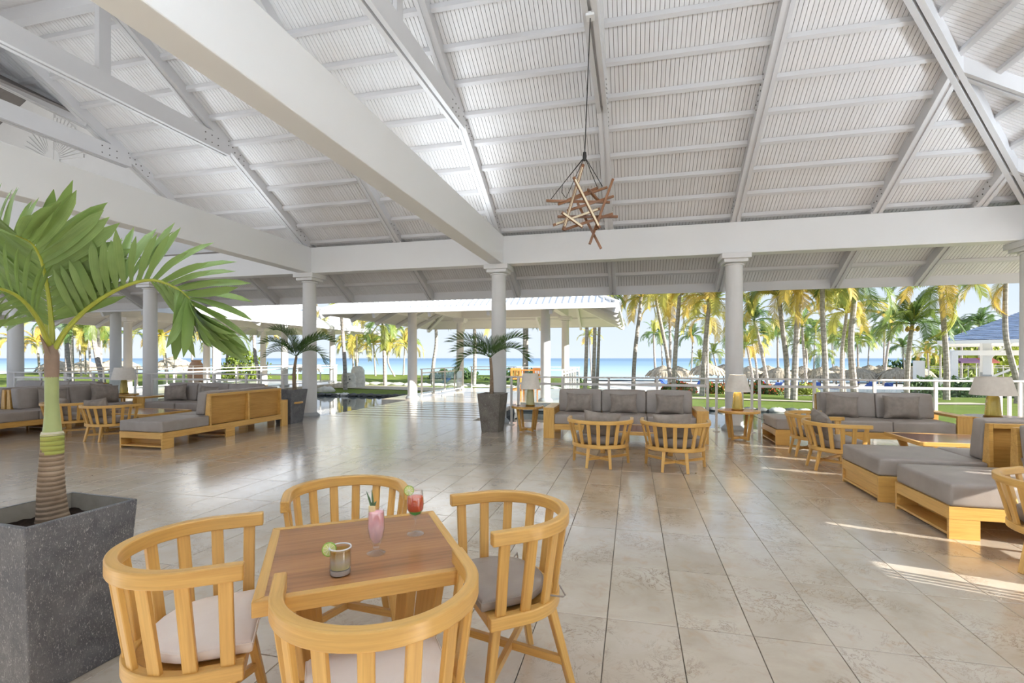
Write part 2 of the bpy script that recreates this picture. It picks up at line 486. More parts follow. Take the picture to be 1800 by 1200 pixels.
XC = [-18.45, -13.28, -8.12, -3.05, 2.07, 7.2]
for x in XC: column(x, 11.2)
for x in (-13.28, -8.12, -3.05, 2.07, 7.2): column(x, 0.9)
column(7.2, 6.07)

def beam(name, x0, x1, y0, y1, z0, z1):
    o = MB().box(x0, x1, y0, y1, z0, z1).build(name, M_BEAM, None, bevel=0.012, seg=2); o['kind'] = 'structure'; return o
beam('roof_beam', -24, 7.37, 11.04, 11.36, CT, 4.32)
for x in (-8.12, -3.05, 7.2): beam('roof_beam', x - .155, x + .155, 0.7, 11.04, CT, 4.32)
beam('roof_beam', -24, 7.37, 0.4, 0.7, CT, 4.32)

ceil = struct('ceiling')
RX = [-10.7, -8.12, -5.58, -3.05, -0.5, 2.07]
P0 = 0.0668
hip_y = lambda X: 4.0 + X
def board_front(mb, x0, x1, ya0, ya1, yb):
    # lower end at y=yb (eave), upper end at ya0 (left edge) / ya1 (right edge)
    t = 0.016; o = random.random() * 30; zo = random.uniform(-0.002, 0.002) + 0.07
    vs = [(x0, ya0, zr(ya0) + zo), (x1, ya1, zr(ya1) + zo), (x1, yb, zr(yb) + zo), (x0, yb, zr(yb) + zo)]
    vs += [(a, b, c + t) for a, b, c in vs]
    gs = [(v[1] + o, v[0] + o, v[2] * 0) for v in vs]
    mb.add(vs, [(0, 1, 2, 3), (7, 6, 5, 4), (1, 0, 4, 5), (2, 1, 5, 6), (3, 2, 6, 7), (0, 3, 7, 4)], gs)
nb = 0
restb = MB()
i = 0
X = 9.2
EY = 13.2
g = 0.0085
while X > -24:
    x1, x0 = X - g / 2, X - P0 + g / 2
    X -= P0
    if x1 > 2.07: ya0, ya1 = max(6.1, hip_y(x0)), max(6.1, hip_y(x1))
    else: ya0 = ya1 = 6.1
    if ya1 > EY - .1: continue
    if x0 > -10.85:
        mb = MB(); board_front(mb, x0, x1, ya0, ya1, EY)
        if x1 < 7.6 and nb < 296: mb.build('board', M_BOARD, ceil); nb += 1
        else: board_front(restb, x0, x1, ya0, ya1, EY)
    else:
        if x0 > -12.3: board_front(restb, x0, x1, 6.1, 6.1, x0 + 18.5)
        board_front(restb, x0, x1, 11.36, 11.36, EY)
def board_hip(mb, y0, y1, xt0, xt1, xb):
    t = 0.016; o = random.random() * 30; zo = 0.07; z = lambda x: 4.4 + ZS * (7.2 - x) + zo
    vs = [(xt0, y0, z(xt0)), (xb, y0, z(xb)), (xb, y1, z(xb)), (xt1, y1, z(xt1))]
    vs += [(a, b, c + t) for a, b, c in vs]
    mb.add(vs, [(0, 3, 2, 1), (4, 5, 6, 7), (0, 1, 5, 4), (1, 2, 6, 5), (2, 3, 7, 6), (3, 0, 4, 7)], [(v[0] + o, v[1] + o, 0) for v in vs])
Y = -1.1
while Y < 13.1:
    y0, y1 = Y + g / 2, Y + P0 - g / 2
    Y += P0
    ht = lambda y: 2.07 + abs(y - 6.07)
    if ht(y0) < 9.5 and ht(y1) < 9.5: board_hip(restb, y0, y1, ht(y0), ht(y1), 9.65)
# back slope of the main roof
X = 8.0
while X > -12.4:
    x0, x1 = X - .1335 + g / 2, X - g / 2
    X -= .1335
    yt = 6.04 if x1 < 2.07 else 8.14 - x1
    z = lambda y: 4.4 + ZS * (y - 0.94) + .07
    vs = [(x0, -1.1, z(-1.1)), (x1, -1.1, z(-1.1)), (x1, yt, z(yt)), (x0, yt, z(yt))]
    restb.add(vs + [(a, b, c + .016) for a, b, c in vs], MB.BF)
restb.build('board', M_BOARD, ceil, kind='stuff')
# roof deck above the boards, seen dark in the joints
dk = MB()
def slab(mb, pts, t=0.05):
    n = len(pts); vs = list(pts) + [(p[0], p[1], p[2] + t) for p in pts]
    fs = [tuple(reversed(range(n))), tuple(range(n, 2 * n))] + [(i, (i + 1) % n, n + (i + 1) % n, n + i) for i in range(n)]
    mb.add(vs, fs)
zo = 0.087
zf = lambda y: zr(y) + zo
zh = lambda x: 4.4 + ZS * (7.2 - x) + zo
slab(dk, [(-10.85, EY, zf(EY)), (9.2, EY, zf(EY)), (2.07, 6.07, zf(6.07)), (-10.85, 6.07, zf(6.07))])
slab(dk, [(-24, EY, zf(EY)), (-10.85, EY, zf(EY)), (-10.85, 11.36, zf(11.36)), (-24, 11.36, zf(11.36))])
slab(dk, [(-12.43, 6.07, zf(6.07)), (-10.85, 7.65, zf(7.65)), (-10.85, 6.07, zf(6.07))])
slab(dk, [(9.65, -1.5, zh(9.65)), (9.65, 13.65, zh(9.65)), (2.07, 6.07, zh(2.07))])
zk = lambda y: 4.4 + ZS * (y - 0.94) + zo
slab(dk, [(-12.43, -1.1, zk(-1.1)), (9.2, -1.1, zk(-1.1)), (2.07, 6.07, zk(6.07)), (-12.43, 6.07, zk(6.07))])
dk.build('roof_deck', M_GAP, ceil)

# purlins under the boards
k = 0
y = 12.68
while y > 6.2:
    z = zr(y)
    xr = min(y - 4.0, 9.0)
    sl = [(-0.028, 0.0), (0.028, -0.031), (0.028, 0.055), (-0.028, 0.07)]
    poly = [(y + a, z + b) for a, b in sl]
    if y > 11.4: spans = [(-24, xr)]
    elif y > 7.7: spans = [(-10.8, xr)]
    else: spans = [(max(-12.3, y - 18.5), xr)]
    for a, b in spans: MB().prism(poly, a, b, 0).build('purlin', M_CEIL, ceil)
    y -= 0.518
# eave board
MB().box(-24, 9.2, EY - 0.03, EY, zr(EY) - 0.13, zr(EY) + 0.13).build('eave_board', M_CEIL, ceil)
MB().box(9.62, 9.65, -1.5, 13.6, zh(9.65) - 0.10, zh(9.65) + 0.06).build('eave_board', M_CEIL, ceil)
x = 8.72
while x > 2.6:
    z = 4.4 + ZS * (7.2 - x)
    poly = [(x - .028, z + .016), (x + .028, z - .016), (x + .028, z + .07), (x - .028, z + .07)]
    a, b = 6.07 - (x - 2.07), 6.07 + (x - 2.07)
    # along y: prism axis 1 uses (x,z)
    MB().prism(poly, max(a, -1), min(b, 13.2), 1).build('purlin', M_CEIL, ceil)
    x -= 0.518
# rafters: two planks with a gap, bolts on the faces
def bolt(mb, x, y, z, s):
    mb.lathe([(0.013, 0), (0.013, 0.008)], 6)
    M = Matrix.Translation((x, y, z)) @ Matrix.Rotation(s * PI / 2, 4, 'Y')
    n = 12
    mb.v[-n:] = [tuple(M @ Vector(p)) for p in mb.v[-n:]]
def rafter(x, yt, yb=EY - .04):
    mb = MB()
    lo, hi = -0.155, 0.072
    for s in (-1, 1):
        a, b = (x - .085, x - .02) if s < 0 else (x + .02, x + .085)
        mb.prism([(yb, zr(yb) + lo), (yb, zr(yb) + hi), (yt, zr(yt) + hi), (yt, zr(yt) + lo)], a, b, 0)
    mb.prism([(yb - .05, zr(yb - .05) + lo + .025), (yb - .05, zr(yb - .05) + hi), (yt, zr(yt) + hi), (yt, zr(yt) + lo + .025)], x - .02, x + .02, 0)
    r = mb.build('rafter', M_CEIL, ceil)
    bo = MB()
    for yy in ((8.9, 8.75, 8.6, 8.45, 10.6, 10.75, 10.9, 12.0) if yt < 8 else (10.7, 10.85, 11.0)):
        for dz in (-.09, 0.0):
            for s in (-1, 1): bolt(bo, x + s * .085, yy + random.uniform(-.03, .03), zr(yy) + dz, s)
    bo.build('bolts', M_IRON, r, kind='stuff')
    MB().box(x - .1, x - .05, 11.06, 11.14, 4.32, zr(11.1) - .1).box(x + .05, x + .1, 11.06, 11.14, 4.32, zr(11.1) - .1).build('post_stub', M_CEIL, ceil)
for x in RX: rafter(x, 6.12)
rafter(4.63, 8.66); rafter(6.32, 10.35)
for x in (-13.28, -15.9, -18.45, -21.0): rafter(x, 11.36)
def rafter_hip(y, xt, xb=9.6):
    z = lambda x: 4.4 + ZS * (7.2 - x)
    mb = MB()
    for a, b in ((y - .085, y - .02), (y + .02, y + .085)):
        mb.prism([(xt, z(xt) - .155), (xb, z(xb) - .155), (xb, z(xb) + .072), (xt, z(xt) + .072)], a, b, 1)
    r = mb.build('rafter', M_CEIL, ceil)
    bo = MB()
    for xx in (xt + .35, xt + .5, xt + .65):
        for dz in (-.09, 0):
            M = Matrix.Translation((xx, y + .085, z(xx) + dz)) @ Matrix.Rotation(-PI / 2, 4, 'X')
            bo.lathe([(0.013, 0), (0.013, 0.008)], 6); bo.v[-12:] = [tuple(M @ Vector(p)) for p in bo.v[-12:]]
    bo.build('bolts', M_IRON, r, kind='stuff')
for y, xt in ((8.63, 4.66), (10.35, 6.38), (6.07, 2.2), (3.5, 4.66)): rafter_hip(y, xt)
def diag(name, p0, p1, w, h, off=0.055):
    p0, p1 = Vector(p0), Vector(p1)
    t = (p1 - p0).normalized(); a = t.cross(Vector((0, 0, 1))).normalized()
    mb = MB()
    for s in (-1, 1): mb.bar(p0 + a * s * off, p1 + a * s * off, w, h)
    mb.bar(p0 + Vector((0, 0, .05)), p1 + Vector((0, 0, .05)), 0.05, h * .6)
    return mb.build(name, M_CEIL, ceil)
diag('hip_rafter', (2.07, 6.07, zr(6.07) - .05), (9.1, 13.1, zr(13.1) - .05), .075, .26)
diag('hip_rafter', (2.07, 6.07, zr(6.07) - .05), (9.1, -.96, zr(13.1) - .05), .075, .26)
diag('valley_rafter', (-12.6, 5.9, zr(5.9) - .05), (-10.75, 7.75, zr(7.75) - .05), .075, .24)
for x in RX[:-1]:
    mb = MB()
    for s in (-1, 1): mb.box(x + s * .055 - .035, x + s * .055 + .035, 3.55, 8.52, 5.66, 5.98)
    mb.box(x - .02, x + .02, 3.6, 8.4, 5.72, 5.97)
    c = mb.build('collar_beam', M_CEIL, ceil)
    bo = MB()
    for yy in (7.9, 8.05, 8.2):
        for zz in (5.74, 5.88):
            for s in (-1, 1): bolt(bo, x + s * .09, yy, zz, s)
    bo.build('bolts', M_IRON, c, kind='stuff')
for x in (-8.12, -3.05, -0.5): MB().box(x - .03, x + .03, 5.98, 6.16, 5.9, 7.3).box(x - .09, x - .05, 6.0, 6.14, 5.9, 7.2).build('king_post', M_CEIL, ceil)
MB().box(-12.4, 2.1, 5.99, 6.15, 7.08, 7.32).build('ridge_beam', M_CEIL, ceil)

# taller hall joining on the left: sloping ceiling, gable wall with a fan-shaped vent
hall = struct('ceiling_hall')
zs = lambda x: 6.3 + ZS * (-10.75 - x)
mb = MB()
Y = 7.2
while Y < 13.0:
    x0 = min(-10.8, Y - 18.55) if Y < 7.75 else -10.8
    vs = [(-19.8, Y + .004, zs(-19.8)), (x0, Y + .004, zs(x0)), (x0, Y + .062, zs(x0)), (-19.8, Y + .062, zs(-19.8))]
    mb.add(vs + [(a, b, c + .02) for a, b, c in vs], MB.BF)
    Y += P0
mb.build('board', M_BOARD, hall, kind='stuff')
mb = MB(); slab(mb, [(-19.8, 5.0, zs(-19.8) + .03), (-10.8, 5.0, zs(-10.8) + .03), (-10.8, 13.1, zs(-10.8) + .03), (-19.8, 13.1, zs(-19.8) + .03)])
slab(mb, [(-19.8, 13.1, zs(-19.8) + .03), (-28.0, 13.1, zs(-11.6) + .03), (-28.0, 5.0, zs(-11.6) + .03), (-19.8, 5.0, zs(-19.8) + .03)])
mb.build('roof_deck', M_GAP, hall)
x = -11.6
while x > -19.5:
    MB().box(x - .03, x + .03, 6.8, 13.0, zs(x) - .07, zs(x) + .01).build('purlin', M_CEIL, hall); x -= .9
gw = MB().prism([(-28, 4.9), (-10.9, 4.9), (-10.9, zs(-10.9)), (-19.8, zs(-19.8)), (-28, zs(-11.6))], 13.05, 13.2, 1).build('wall_gable', M_WHITE); gw['kind'] = 'structure'
hw = MB().prism([(7.7, 6.2), (13.1, 3.35), (13.1, 6.45), (7.7, 6.45)], -10.84, -10.78, 0).build('sun_blocker_hall', M_WHITE); hw['kind'] = 'structure'  # unseen wall added to keep the sun off the gable
fan = struct('trim_fan_vent')
C = Vector((-19.75, 13.03, 8.45))
MB().lathe([(0.36, -0.03), (0.36, 0.03)], 24).xform(Matrix.Translation(C) @ Matrix.Rotation(PI / 2, 4, 'X')).build('hub', M_WHITE, fan)
for k in range(25):
    a = PI * k / 24
    if abs(a - PI / 2) < .05: continue
    d = Vector((math.cos(a), 0, math.sin(a)))
    MB().bar(C + d * .36, C + d * 1.45, .035, .06, (0, 1, 0), .13, .06).build('slat', M_WHITE, fan)
MB().box(C.x - .12, C.x + .12, 12.98, 13.05, 7.0, 10.6).build('post', M_WHITE, fan)

# unseen screen added on the right, its openings shaped to throw the sun streaks
wr = struct('sun_blocker_right')
def panel(y0, y1, h=2.62): MB().box(7.58, 7.63, y0, y1, 0.0, h).build('panel', M_WHITE, wr)
gaps = [(2.10, 2.46), (2.88, 3.47), (3.90, 4.62), (5.58, 5.86), (6.50, 6.72), (7.5, 7.62)]  # openings placed so the sun falls in streaks on the floor
y = 0.95
for a, b in gaps: panel(y, a); y = b
panel(y, 9.4)
for y0_, y1_, zt_ in ((2.10, 2.30, 1.95), (3.04, 3.22, 1.98)):  # slats added to stripe the tips of the streaks
    MB().box(7.58, 7.63, y0_, y1_, zt_ - .14, zt_).build('panel', M_WHITE, wr)
    yy = y0_
    while yy < y1_:
        MB().box(7.58, 7.63, yy, yy + .026, zt_, 2.62).build('slat', M_WHITE, wr); yy += .055
MB().box(7.58, 7.63, 2.10, 2.30, 0, 1.81).box(7.58, 7.63, 2.88, 3.04, 1.80, 2.62).build('panel', M_WHITE, wr)
MB().box(7.57, 7.64, 3.02, 3.05, 0, 1.80).build('slat', M_WHITE, wr)

# uplights on the beams; those on the right and rear beams are added fill
def uplight(x, y, label, z=4.323, P=UPLIGHT_W, col=(0.86, 0.935, 1.0)):
    t = thing('uplight', label, 'lamp', (x, y, z))
    MB().box(-.09, .09, -1.75, 1.75, 0, .05).build('housing', M_WHITE, t)
    for q_ in (-1.45, 1.45): MB().box(-.03, .15, q_ - .04, q_ + .04, -.03, 0).build('bracket', M_WHITE, t)
    MB().box(-.07, .07, -1.72, 1.72, .05, .055).build('diffuser', M_SHADE, t)
    li = bpy.data.lights.new('uplight_lamp', 'AREA'); li.shape = 'RECTANGLE'; li.size = .16; li.size_y = 3.4
    li.energy = P; li.color = col; li.spread = math.radians(170)
    lo = bpy.data.objects.new('uplight_lamp', li); COL.objects.link(lo); lo.parent = t
    lo.location = (0, 0, .075); lo.rotation_euler = (PI, 0, 0); return t
for x, y, l in ((-3.33, 4.0, 'uplight on the far side of the central cross beam, nearest of the uplights'), (-3.33, 8.3, 'uplight on the far side of the central cross beam towards its column'),
                (-8.40, 3.0, 'uplight on the far side of the left cross beam, near end'), (-8.40, 8.0, 'uplight on the far side of the left cross beam towards its column')):
    uplight(x, y, l, 4.1, UPLIGHT_W * ((.12 if y < 5 else .42) if x > -5 else .5))
uplight(-3.08, 8.3, 'uplight on top of the central cross beam', 4.356, UPLIGHT_W * .3)
uplight(6.86, 3.6, 'added fill light on the inner side of the right cross beam, near end', 3.9, UPLIGHT_W * 2.8, (.78, .89, 1.0))  # unseen fill pair, added to brighten the ceiling and beam faces
uplight(6.86, 7.3, 'added fill light on the inner side of the right cross beam, towards the corner', 3.9, UPLIGHT_W * 2.8, (.78, .89, 1.0))
for k_, x_ in enumerate((-6.6, -1.2, 4.0)):  # unseen fill lights added behind the camera for the front slope and beam
    u_ = uplight(x_, .86, ('added fill light on the rear beam, left bay', 'added fill light on the rear beam, middle bay', 'added fill light on the rear beam, right bay')[k_], 3.9, UPLIGHT_W * 4.4, (.76, .88, 1.0))
    u_.rotation_euler = (0, 0, PI / 2)

# ---------------------------------------------------------------- railings
def railing(label, p0, p1, posts, thin=(), z0=0.0, panes=True, name='glass_railing', h=1.1, group=None, w=.05):
    p0, p1 = Vector((p0[0], p0[1], z0)), Vector((p1[0], p1[1], z0))
    t = thing(name, label, 'railing', p0, math.atan2(p1.y - p0.y, p1.x - p0.x), group)
    L = (p1 - p0).length
    MB().box(0, L, -.035, .035, h - .035, h).build('top_rail', M_RAIL, t, bevel=.006)
    a, b = posts[0], posts[-1]
    MB().box(a, b, -.02, .02, h - .19, h - .14).build('mid_rail', M_RAIL, t)
    MB().box(a, b, -.02, .02, .08, .125).build('bottom_rail', M_RAIL, t)
    for s in posts: MB().box(s - w / 2, s + w / 2, -.025, .025, 0.07 if s not in (a, b) else 0.0, h - .03).build('post', M_RAIL, t)
    for s in thin: MB().box(s - .022, s + .022, -.022, .022, .012, h - .03).box(s - .06, s + .06, -.06, .06, 0, .012).build('post', M_RAIL, t)
    if panes:
        for s0, s1 in zip(posts[:-1], posts[1:]):
            MB().box(s0 + .04, s1 - .04, -.005, .005, .13, h - .2).build('pane', M_PANE, t)
    return t
RY = 10.86
railing('white metal and glass railing behind the three seat sofa with two armchairs', (-2.8, RY), (1.85, RY), [.3, 1.3, 2.3, 3.3, 4.3], [.14, 4.47])
railing('white metal and glass railing behind the sofa beside the corner column', (2.28, RY), (7.0, RY), [.2, 1.19, 2.22, 3.22, 4.22], [.06, 4.36, 4.52, 4.66])
railing('white metal and glass railing beside the middle potted palm, ending at its column', (-13.05, RY), (-8.4, RY), [.25, 1.3, 2.3, 3.3, 4.4])
railing('white metal and glass railing in the far left bay, behind the big palm stem', (-18.2, RY), (-13.55, RY), [.25, 1.3, 2.3, 3.3, 4.4])
railing('white metal and glass railing at the left edge of the picture', (-23.6, RY), (-18.75, RY), [.25, 1.3, 2.3, 3.3, 4.4])
# ================================================================ furniture
def upath(w, straight, depth, n=36, z=0.0):
    """horseshoe open towards +y; the back is at negative y. returns points from the left arm end round to the right"""
    pts = []
    for i in range(4): pts.append((-w / 2, straight * (1 - i / 4), z))
    for i in range(n + 1):
        a = PI + PI * i / n
        pts.append((w / 2 * math.cos(a), depth * math.sin(a), z))
    for i in range(1, 5): pts.append((w / 2, straight * i / 4, z))
    return [Vector(p) for p in pts]
def at_len(path, f):
    L = [0]
    for a, b in zip(path[:-1], path[1:]): L.append(L[-1] + (b - a).length)
    s = f * L[-1]
    for i in range(len(path) - 1):
        if L[i + 1] >= s - 1e-9:
            u = (s - L[i]) / max(1e-9, L[i + 1] - L[i]); return path[i].lerp(path[i + 1], u), (path[i + 1] - path[i]).normalized()
    return path[-1], (path[-1] - path[-2]).normalized()
def rect(w, h): return [(-w / 2, -h / 2), (w / 2, -h / 2), (w / 2, h / 2), (-w / 2, h / 2)]
def barrel_chair(name, label, rail, ring, rail_z, ring_z, legs, cross_z, cush, slats=10, group=None, rh=.055, rt=.04, cush_h=.055, gh=.055, f0=.045, sw=.044):
    t = thing(name, label, 'chair', (0, 0, 0), 0, group)
    rp = upath(*rail, z=rail_z - rh / 2)
    MB().sweep(rp, rect(rt, rh)).build('top_rail', M_OAK, t, smooth=True, bevel=.005)
    gp = upath(*ring, z=ring_z - gh / 2)
    y_f = gp[0].y
    mb = MB(); mb.sweep(gp, rect(.042, gh))
    mb.box(gp[0].x + .021, gp[-1].x - .021, y_f - .042, y_f - .001, ring_z - gh, ring_z - .001)
    mb.build('seat_ring', M_OAK, t, smooth=True, bevel=.005)
    sp = [(p.x * .97, p.y * .97 - .004) for p in gp]
    MB().prism(sp, ring_z - .03, ring_z - .012).build('seat_board', M_OAK2, t)
    for i in range(slats):
        f = f0 + (1 - 2 * f0) * i / (slats - 1)
        a, ta = at_len(gp, f); b, tb = at_len(rp, f)
        a = Vector((a.x, a.y, ring_z - .012)); b = Vector((b.x, b.y, rail_z - rh + .004))
        tg = (ta + tb).normalized()
        nrm = tg.cross(Vector((0, 0, 1)))
        MB().bar(a, b, sw, .02, nrm).build('slat', M_OAK, t, bevel=.003, seg=1)
    for (tx, ty, bx, by) in legs:
        MB().bar((tx, ty, ring_z - gh), (bx, by, 0), .045, .036, (0, 1, 0), .036, .03).build('leg', M_OAK, t, bevel=.004, seg=1)
    for i, j in ((0, 3), (1, 2)):
        P = []
        for k in (i, j):
            tx, ty, bx, by = legs[k]; f = 1 - cross_z / (ring_z - gh)
            P.append((tx + (bx - tx) * f, ty + (by - ty) * f, cross_z))
        MB().bar(P[0] if i else tuple(Vector(P[0]) + Vector((0, 0, .003))), P[1] if i else tuple(Vector(P[1]) + Vector((0, 0, .003))), .022, .034).build('stretcher', M_OAK, t)
    # seat cushion
    if cush is not None:
        W, S, D = ring[0] - .07, ring[1] + .02, ring[2] - .06
        cp = upath(W, S, D, 24)
        cp = [Vector((p.x, p.y, 0)) for p in cp]
        n = len(cp); cen = Vector((0, (S - D) / 2, 0))
        vs = []; levels = [(.93, 0), (1.0, .012), (1.0, cush_h - .016), (.95, cush_h - .002), (.6, cush_h + .008)]
        for sc, z in levels:
            for p in cp:
                q = cen + (p - cen) * sc; vs.append((q.x, q.y, ring_z + z + random.uniform(-.0015, .0015)))
        fs = []
        for l in range(len(levels) - 1):
            for k in range(n):
                kk = (k + 1) % n; fs.append((l * n + k, l * n + kk, (l + 1) * n + kk, (l + 1) * n + k))
        fs.append(tuple(reversed(range(n)))); fs.append(tuple((len(levels) - 1) * n + k for k in range(n)))
        c = MB().add(vs, fs).build('seat_cushion', cush, t, smooth=True, angle=60)
        seam = [Vector((cen.x + (p.x - cen.x) * 1.003, cen.y + (p.y - cen.y) * 1.003, ring_z + cush_h - .014)) for p in cp]
        MB().tube(seam + [seam[0]], .0028, 5).build('piping', cush, c, smooth=True)
    return t
DL = [(-.2, .10, -.25, .17), (.2, .10, .25, .17), (-.17, -.17, -.235, -.26), (.17, -.17, .235, -.26)]
# table group in front
tc = Vector((-.594, 1.98))   # (right, forward) of the camera
def CF(r, d): return Vector((r * CA - d * SA, r * SA + d * CA, 0))
TCEN = CF(*tc)
TA = math.radians(21) + YAW     # direction of the table's u axis
uv = lambda u, v: TCEN + Vector((math.cos(TA) * u - math.sin(TA) * v, math.sin(TA) * u + math.cos(TA) * v, 0))
TH = 0.75
t = thing('square_table', 'square walnut-topped table with oak edge carrying three drinks', 'table', TCEN, TA)
S = .358
mb = MB()
for a, b in (((-S, -S), (S, -S)), ((S, -S), (S, S)), ((S, S), (-S, S)), ((-S, S), (-S, -S))):
    d = Vector((b[0] - a[0], b[1] - a[1], 0)).normalized(); n = Vector((-d.y, d.x, 0))
    A, B = Vector((*a, 0)), Vector((*b, 0)); w_ = .034
    q = [A, B, B - d * w_ + n * w_, A + d * w_ + n * w_]
    o = random.random() * 9
    vs = [(p.x, p.y, TH - .05) for p in q] + [(p.x, p.y, TH) for p in q]
    mb.add(vs, MB.BF, [(Vector(v).dot(d) + o, Vector(v).dot(n), v[2]) for v in vs])
mb.build('table_edge', M_OAK, t, bevel=.003)
MB().box(-S + .033, S - .033, -S + .033, S - .033, TH - .03, TH - .0012).build('inlay_panel', M_TOP, t, label='dark walnut inlay panel')
mb = MB()
MB().box(-.27, .27, -.03, .03, TH - .085, TH - .05).box(-.03, .03, -.27, .27, TH - .085, TH - .05).build('apron_cross', M_OAK2, t)
for sx, sy in ((-1, -1), (1, -1), (-1, 1), (1, 1)):
    MB().bar((sx * .23, sy * .23, TH - .05), (sx * .16, sy * .16, .05), .085, .06, (sx, -sy, 0), .06, .05).build('leg', M_OAK2, t, bevel=.004)
MB().bar((-.19, -.19, .04), (.19, .19, .04), .06, .05).bar((-.19, .19, .04), (.19, -.19, .04), .06, .05).bar((-.19, -.19, .008), (-.16, -.16, .008), .06, .016).bar((.19, .19, .008), (.16, .16, .008), .06, .016).bar((-.19, .19, .008), (-.16, .16, .008), .06, .016).bar((.19, -.19, .008), (.16, -.16, .008), .06, .016).build('foot_cross', M_OAK2, t)

RAIL = (.585, .155, .295); RING = (.50, .15, .25)
def dchair(u, v, face, label, cush, tie=False):
    # face: direction (in u,v degrees) the sitter looks
    c = barrel_chair('barrel_chair', label, RAIL, RING, .812, .455, DL, .17, cush, 10, 'barrel chairs at the square table')
    c.location = uv(u, v); c.rotation_euler = (0, 0, TA + math.radians(face - 90))
    return c
c1 = dchair(-.555, .115, 0, 'oak barrel chair with pale cushion between table and big slate planter', M_PINK)
c2 = dchair(.012, -.46, 90, 'oak barrel chair with pale cushion, its back nearest the camera', M_PINK)
c3 = dchair(.615, .09, 182, 'oak barrel chair with grey leather cushion tied on by a cord', M_LEATHER)
c4 = dchair(-.03, .70, 270, 'oak barrel chair on the far side of the table behind the drinks', M_PINK)
# cushion ties
MB().tube([(.2, -.14, .47), (.27, -.2, .475), (.3, -.215, .45), (.295, -.22, .39), (.3, -.21, .30)], .004, 5).build('cushion_tie', M_LEATHER, c3, smooth=True)
MB().tube([(-.2, -.14, .47), (-.25, -.19, .475), (-.25, -.2, .48), (-.2, -.2, .5)], .004, 5).build('cushion_tie', M_LEATHER, c3, smooth=True)

# drinks
def liquid(name, c, rough=0.1, trans=0.0):
    m = MT(name); m.base(c); return m.set(rough, 0.4, 0, trans, 1.33)
M_ICE = glass('ice', (1, 1, 1, 1), .15, 1.31)
M_LIME = paint('lime_flesh', srgb(214, 224, 140), .4, .12, 60)
M_LIMER = paint('lime_peel', srgb(128, 172, 40), .35, .1, 30)
def slice_(parent, c, R, nrm, name='lime_slice'):
    q = Vector(nrm).to_track_quat('Z', 'Y').to_matrix().to_4x4()
    M = Matrix.Translation(c) @ q
    s = MB().lathe([(.001, -.003), (R * .9, -.003), (R * .9, .003), (.001, .003)], 24).xform(M).build(name, M_LIME, parent)
    MB().lathe([(R * .9, -.0034), (R, -.003), (R, .003), (R * .9, .0034)], 24, caps=(False, False)).xform(M).build('peel', M_LIMER, s, smooth=True)
    mb = MB()
    for k in range(9):
        a = 2 * PI * k / 9
        mb.bar((0, 0, .0032), (R * .86 * math.cos(a), R * .86 * math.sin(a), .0032), .0012, .0008)
    mb.xform(M).build('membrane', M_PINK, s)
    return s
P = CF(-.598, 1.724)
d1 = thing('rocks_glass', 'short tumbler of amber and clear drink with salted rim and lime wheel', 'drink', (P.x, P.y, TH))
R = .0365
MB().lathe([(R * .9, 0), (R * .965, .004), (R, .03), (R, .092), (R - .002, .0925), (R - .0025, .03), (R - .004, .022), (.001, .020)], 32, caps=(True, True)).build('tumbler', M_GLASS, d1, smooth=True)
def ramp_liq(name, stops, trans=0.0):
    t = MT(name); s = t.new('TexCoord'); sp = t.new('SeparateXYZ'); t.L(s.outputs['Object'], sp.inputs[0])
    mr = t.new('MapRange'); mr.inputs[1].default_value = stops[0][0]; mr.inputs[2].default_value = stops[-1][0]; t.L(sp.outputs['Z'], mr.inputs[0])
    a, b = stops[0][0], stops[-1][0]
    t.base(t.ramp(mr.outputs[0], [((z - a) / (b - a), c) for z, c in stops])); return t.set(.12, .4, 0, trans, 1.33)
L1 = ramp_liq('amber_over_clear', [(.022, srgb(226, 228, 170)), (.05, srgb(222, 214, 196)), (.066, srgb(206, 180, 120)), (.084, srgb(176, 128, 36))], .35)
MB().lathe([(.001, .0215), (R - .0042, .0225), (R - .003, .032), (R - .003, .084), (.001, .084)], 32).build('liquid', L1, d1, smooth=True)
MB().lathe([(R - .001, .0915), (R + .002, .092), (R + .001, .0955), (R - .003, .0945), (R - .003, .092)], 32, caps=(False, False)).build('salt_rim', M_WHITE, d1, smooth=True)
M_BASEG = MT('thick_glass_base'); M_BASEG.base(srgb(214, 218, 216)); M_BASEG = M_BASEG.set(.08, .7, 0, .3, 1.45)
MB().lathe([(R * .86, .002), (R * .92, .006), (R * .94, .0195), (.001, .0195)], 28).build('glass_bottom', M_BASEG, d1, smooth=True)
mb = MB()
for k in range(3):
    a = 2.1 * k + .5; mb.lathe([(.002, 0), (.016, .003), (.016, .012), (.002, .015)], 10, (.014 * math.cos(a), .014 * math.sin(a), .026 + .006 * k))
mb.build('lime_wedge', M_LIMER, d1, smooth=True)
vc = -CF(0, 1)
slice_(d1, Vector((0, 0, .088)) + CF(-.036, -.008), .024, CF(.25, -.95) + Vector((0, 0, .1)))
P = CF(-.522, 1.903)
d2 = thing('hurricane_glass', 'tall footed glass of pink frozen cocktail with pineapple garnish', 'drink', (P.x, P.y, TH))
prof = [(.034, 0), (.035, .003), (.016, .010), (.010, .016), (.013, .024), (.0095, .03), (.016, .036), (.026, .062), (.0325, .100), (.0315, .140), (.029, .168)]
MB().lathe(prof + [(.0275, .168), (.0298, .14), (.0308, .1), (.0245, .063), (.012, .042), (.001, .040)], 32).build('glass', M_GLASS, d2, smooth=True)
L2 = ramp_liq('pink_slush', [(.04, srgb(244, 222, 226)), (.10, srgb(246, 206, 214)), (.125, srgb(244, 178, 186)), (.164, srgb(242, 176, 184))])
MB().lathe([(.001, .041), (.0115, .0425), (.024, .0635), (.0303, .1), (.0293, .14), (.0277, .160), (.001, .164)], 32).build('pink_slush', L2, d2, smooth=True)
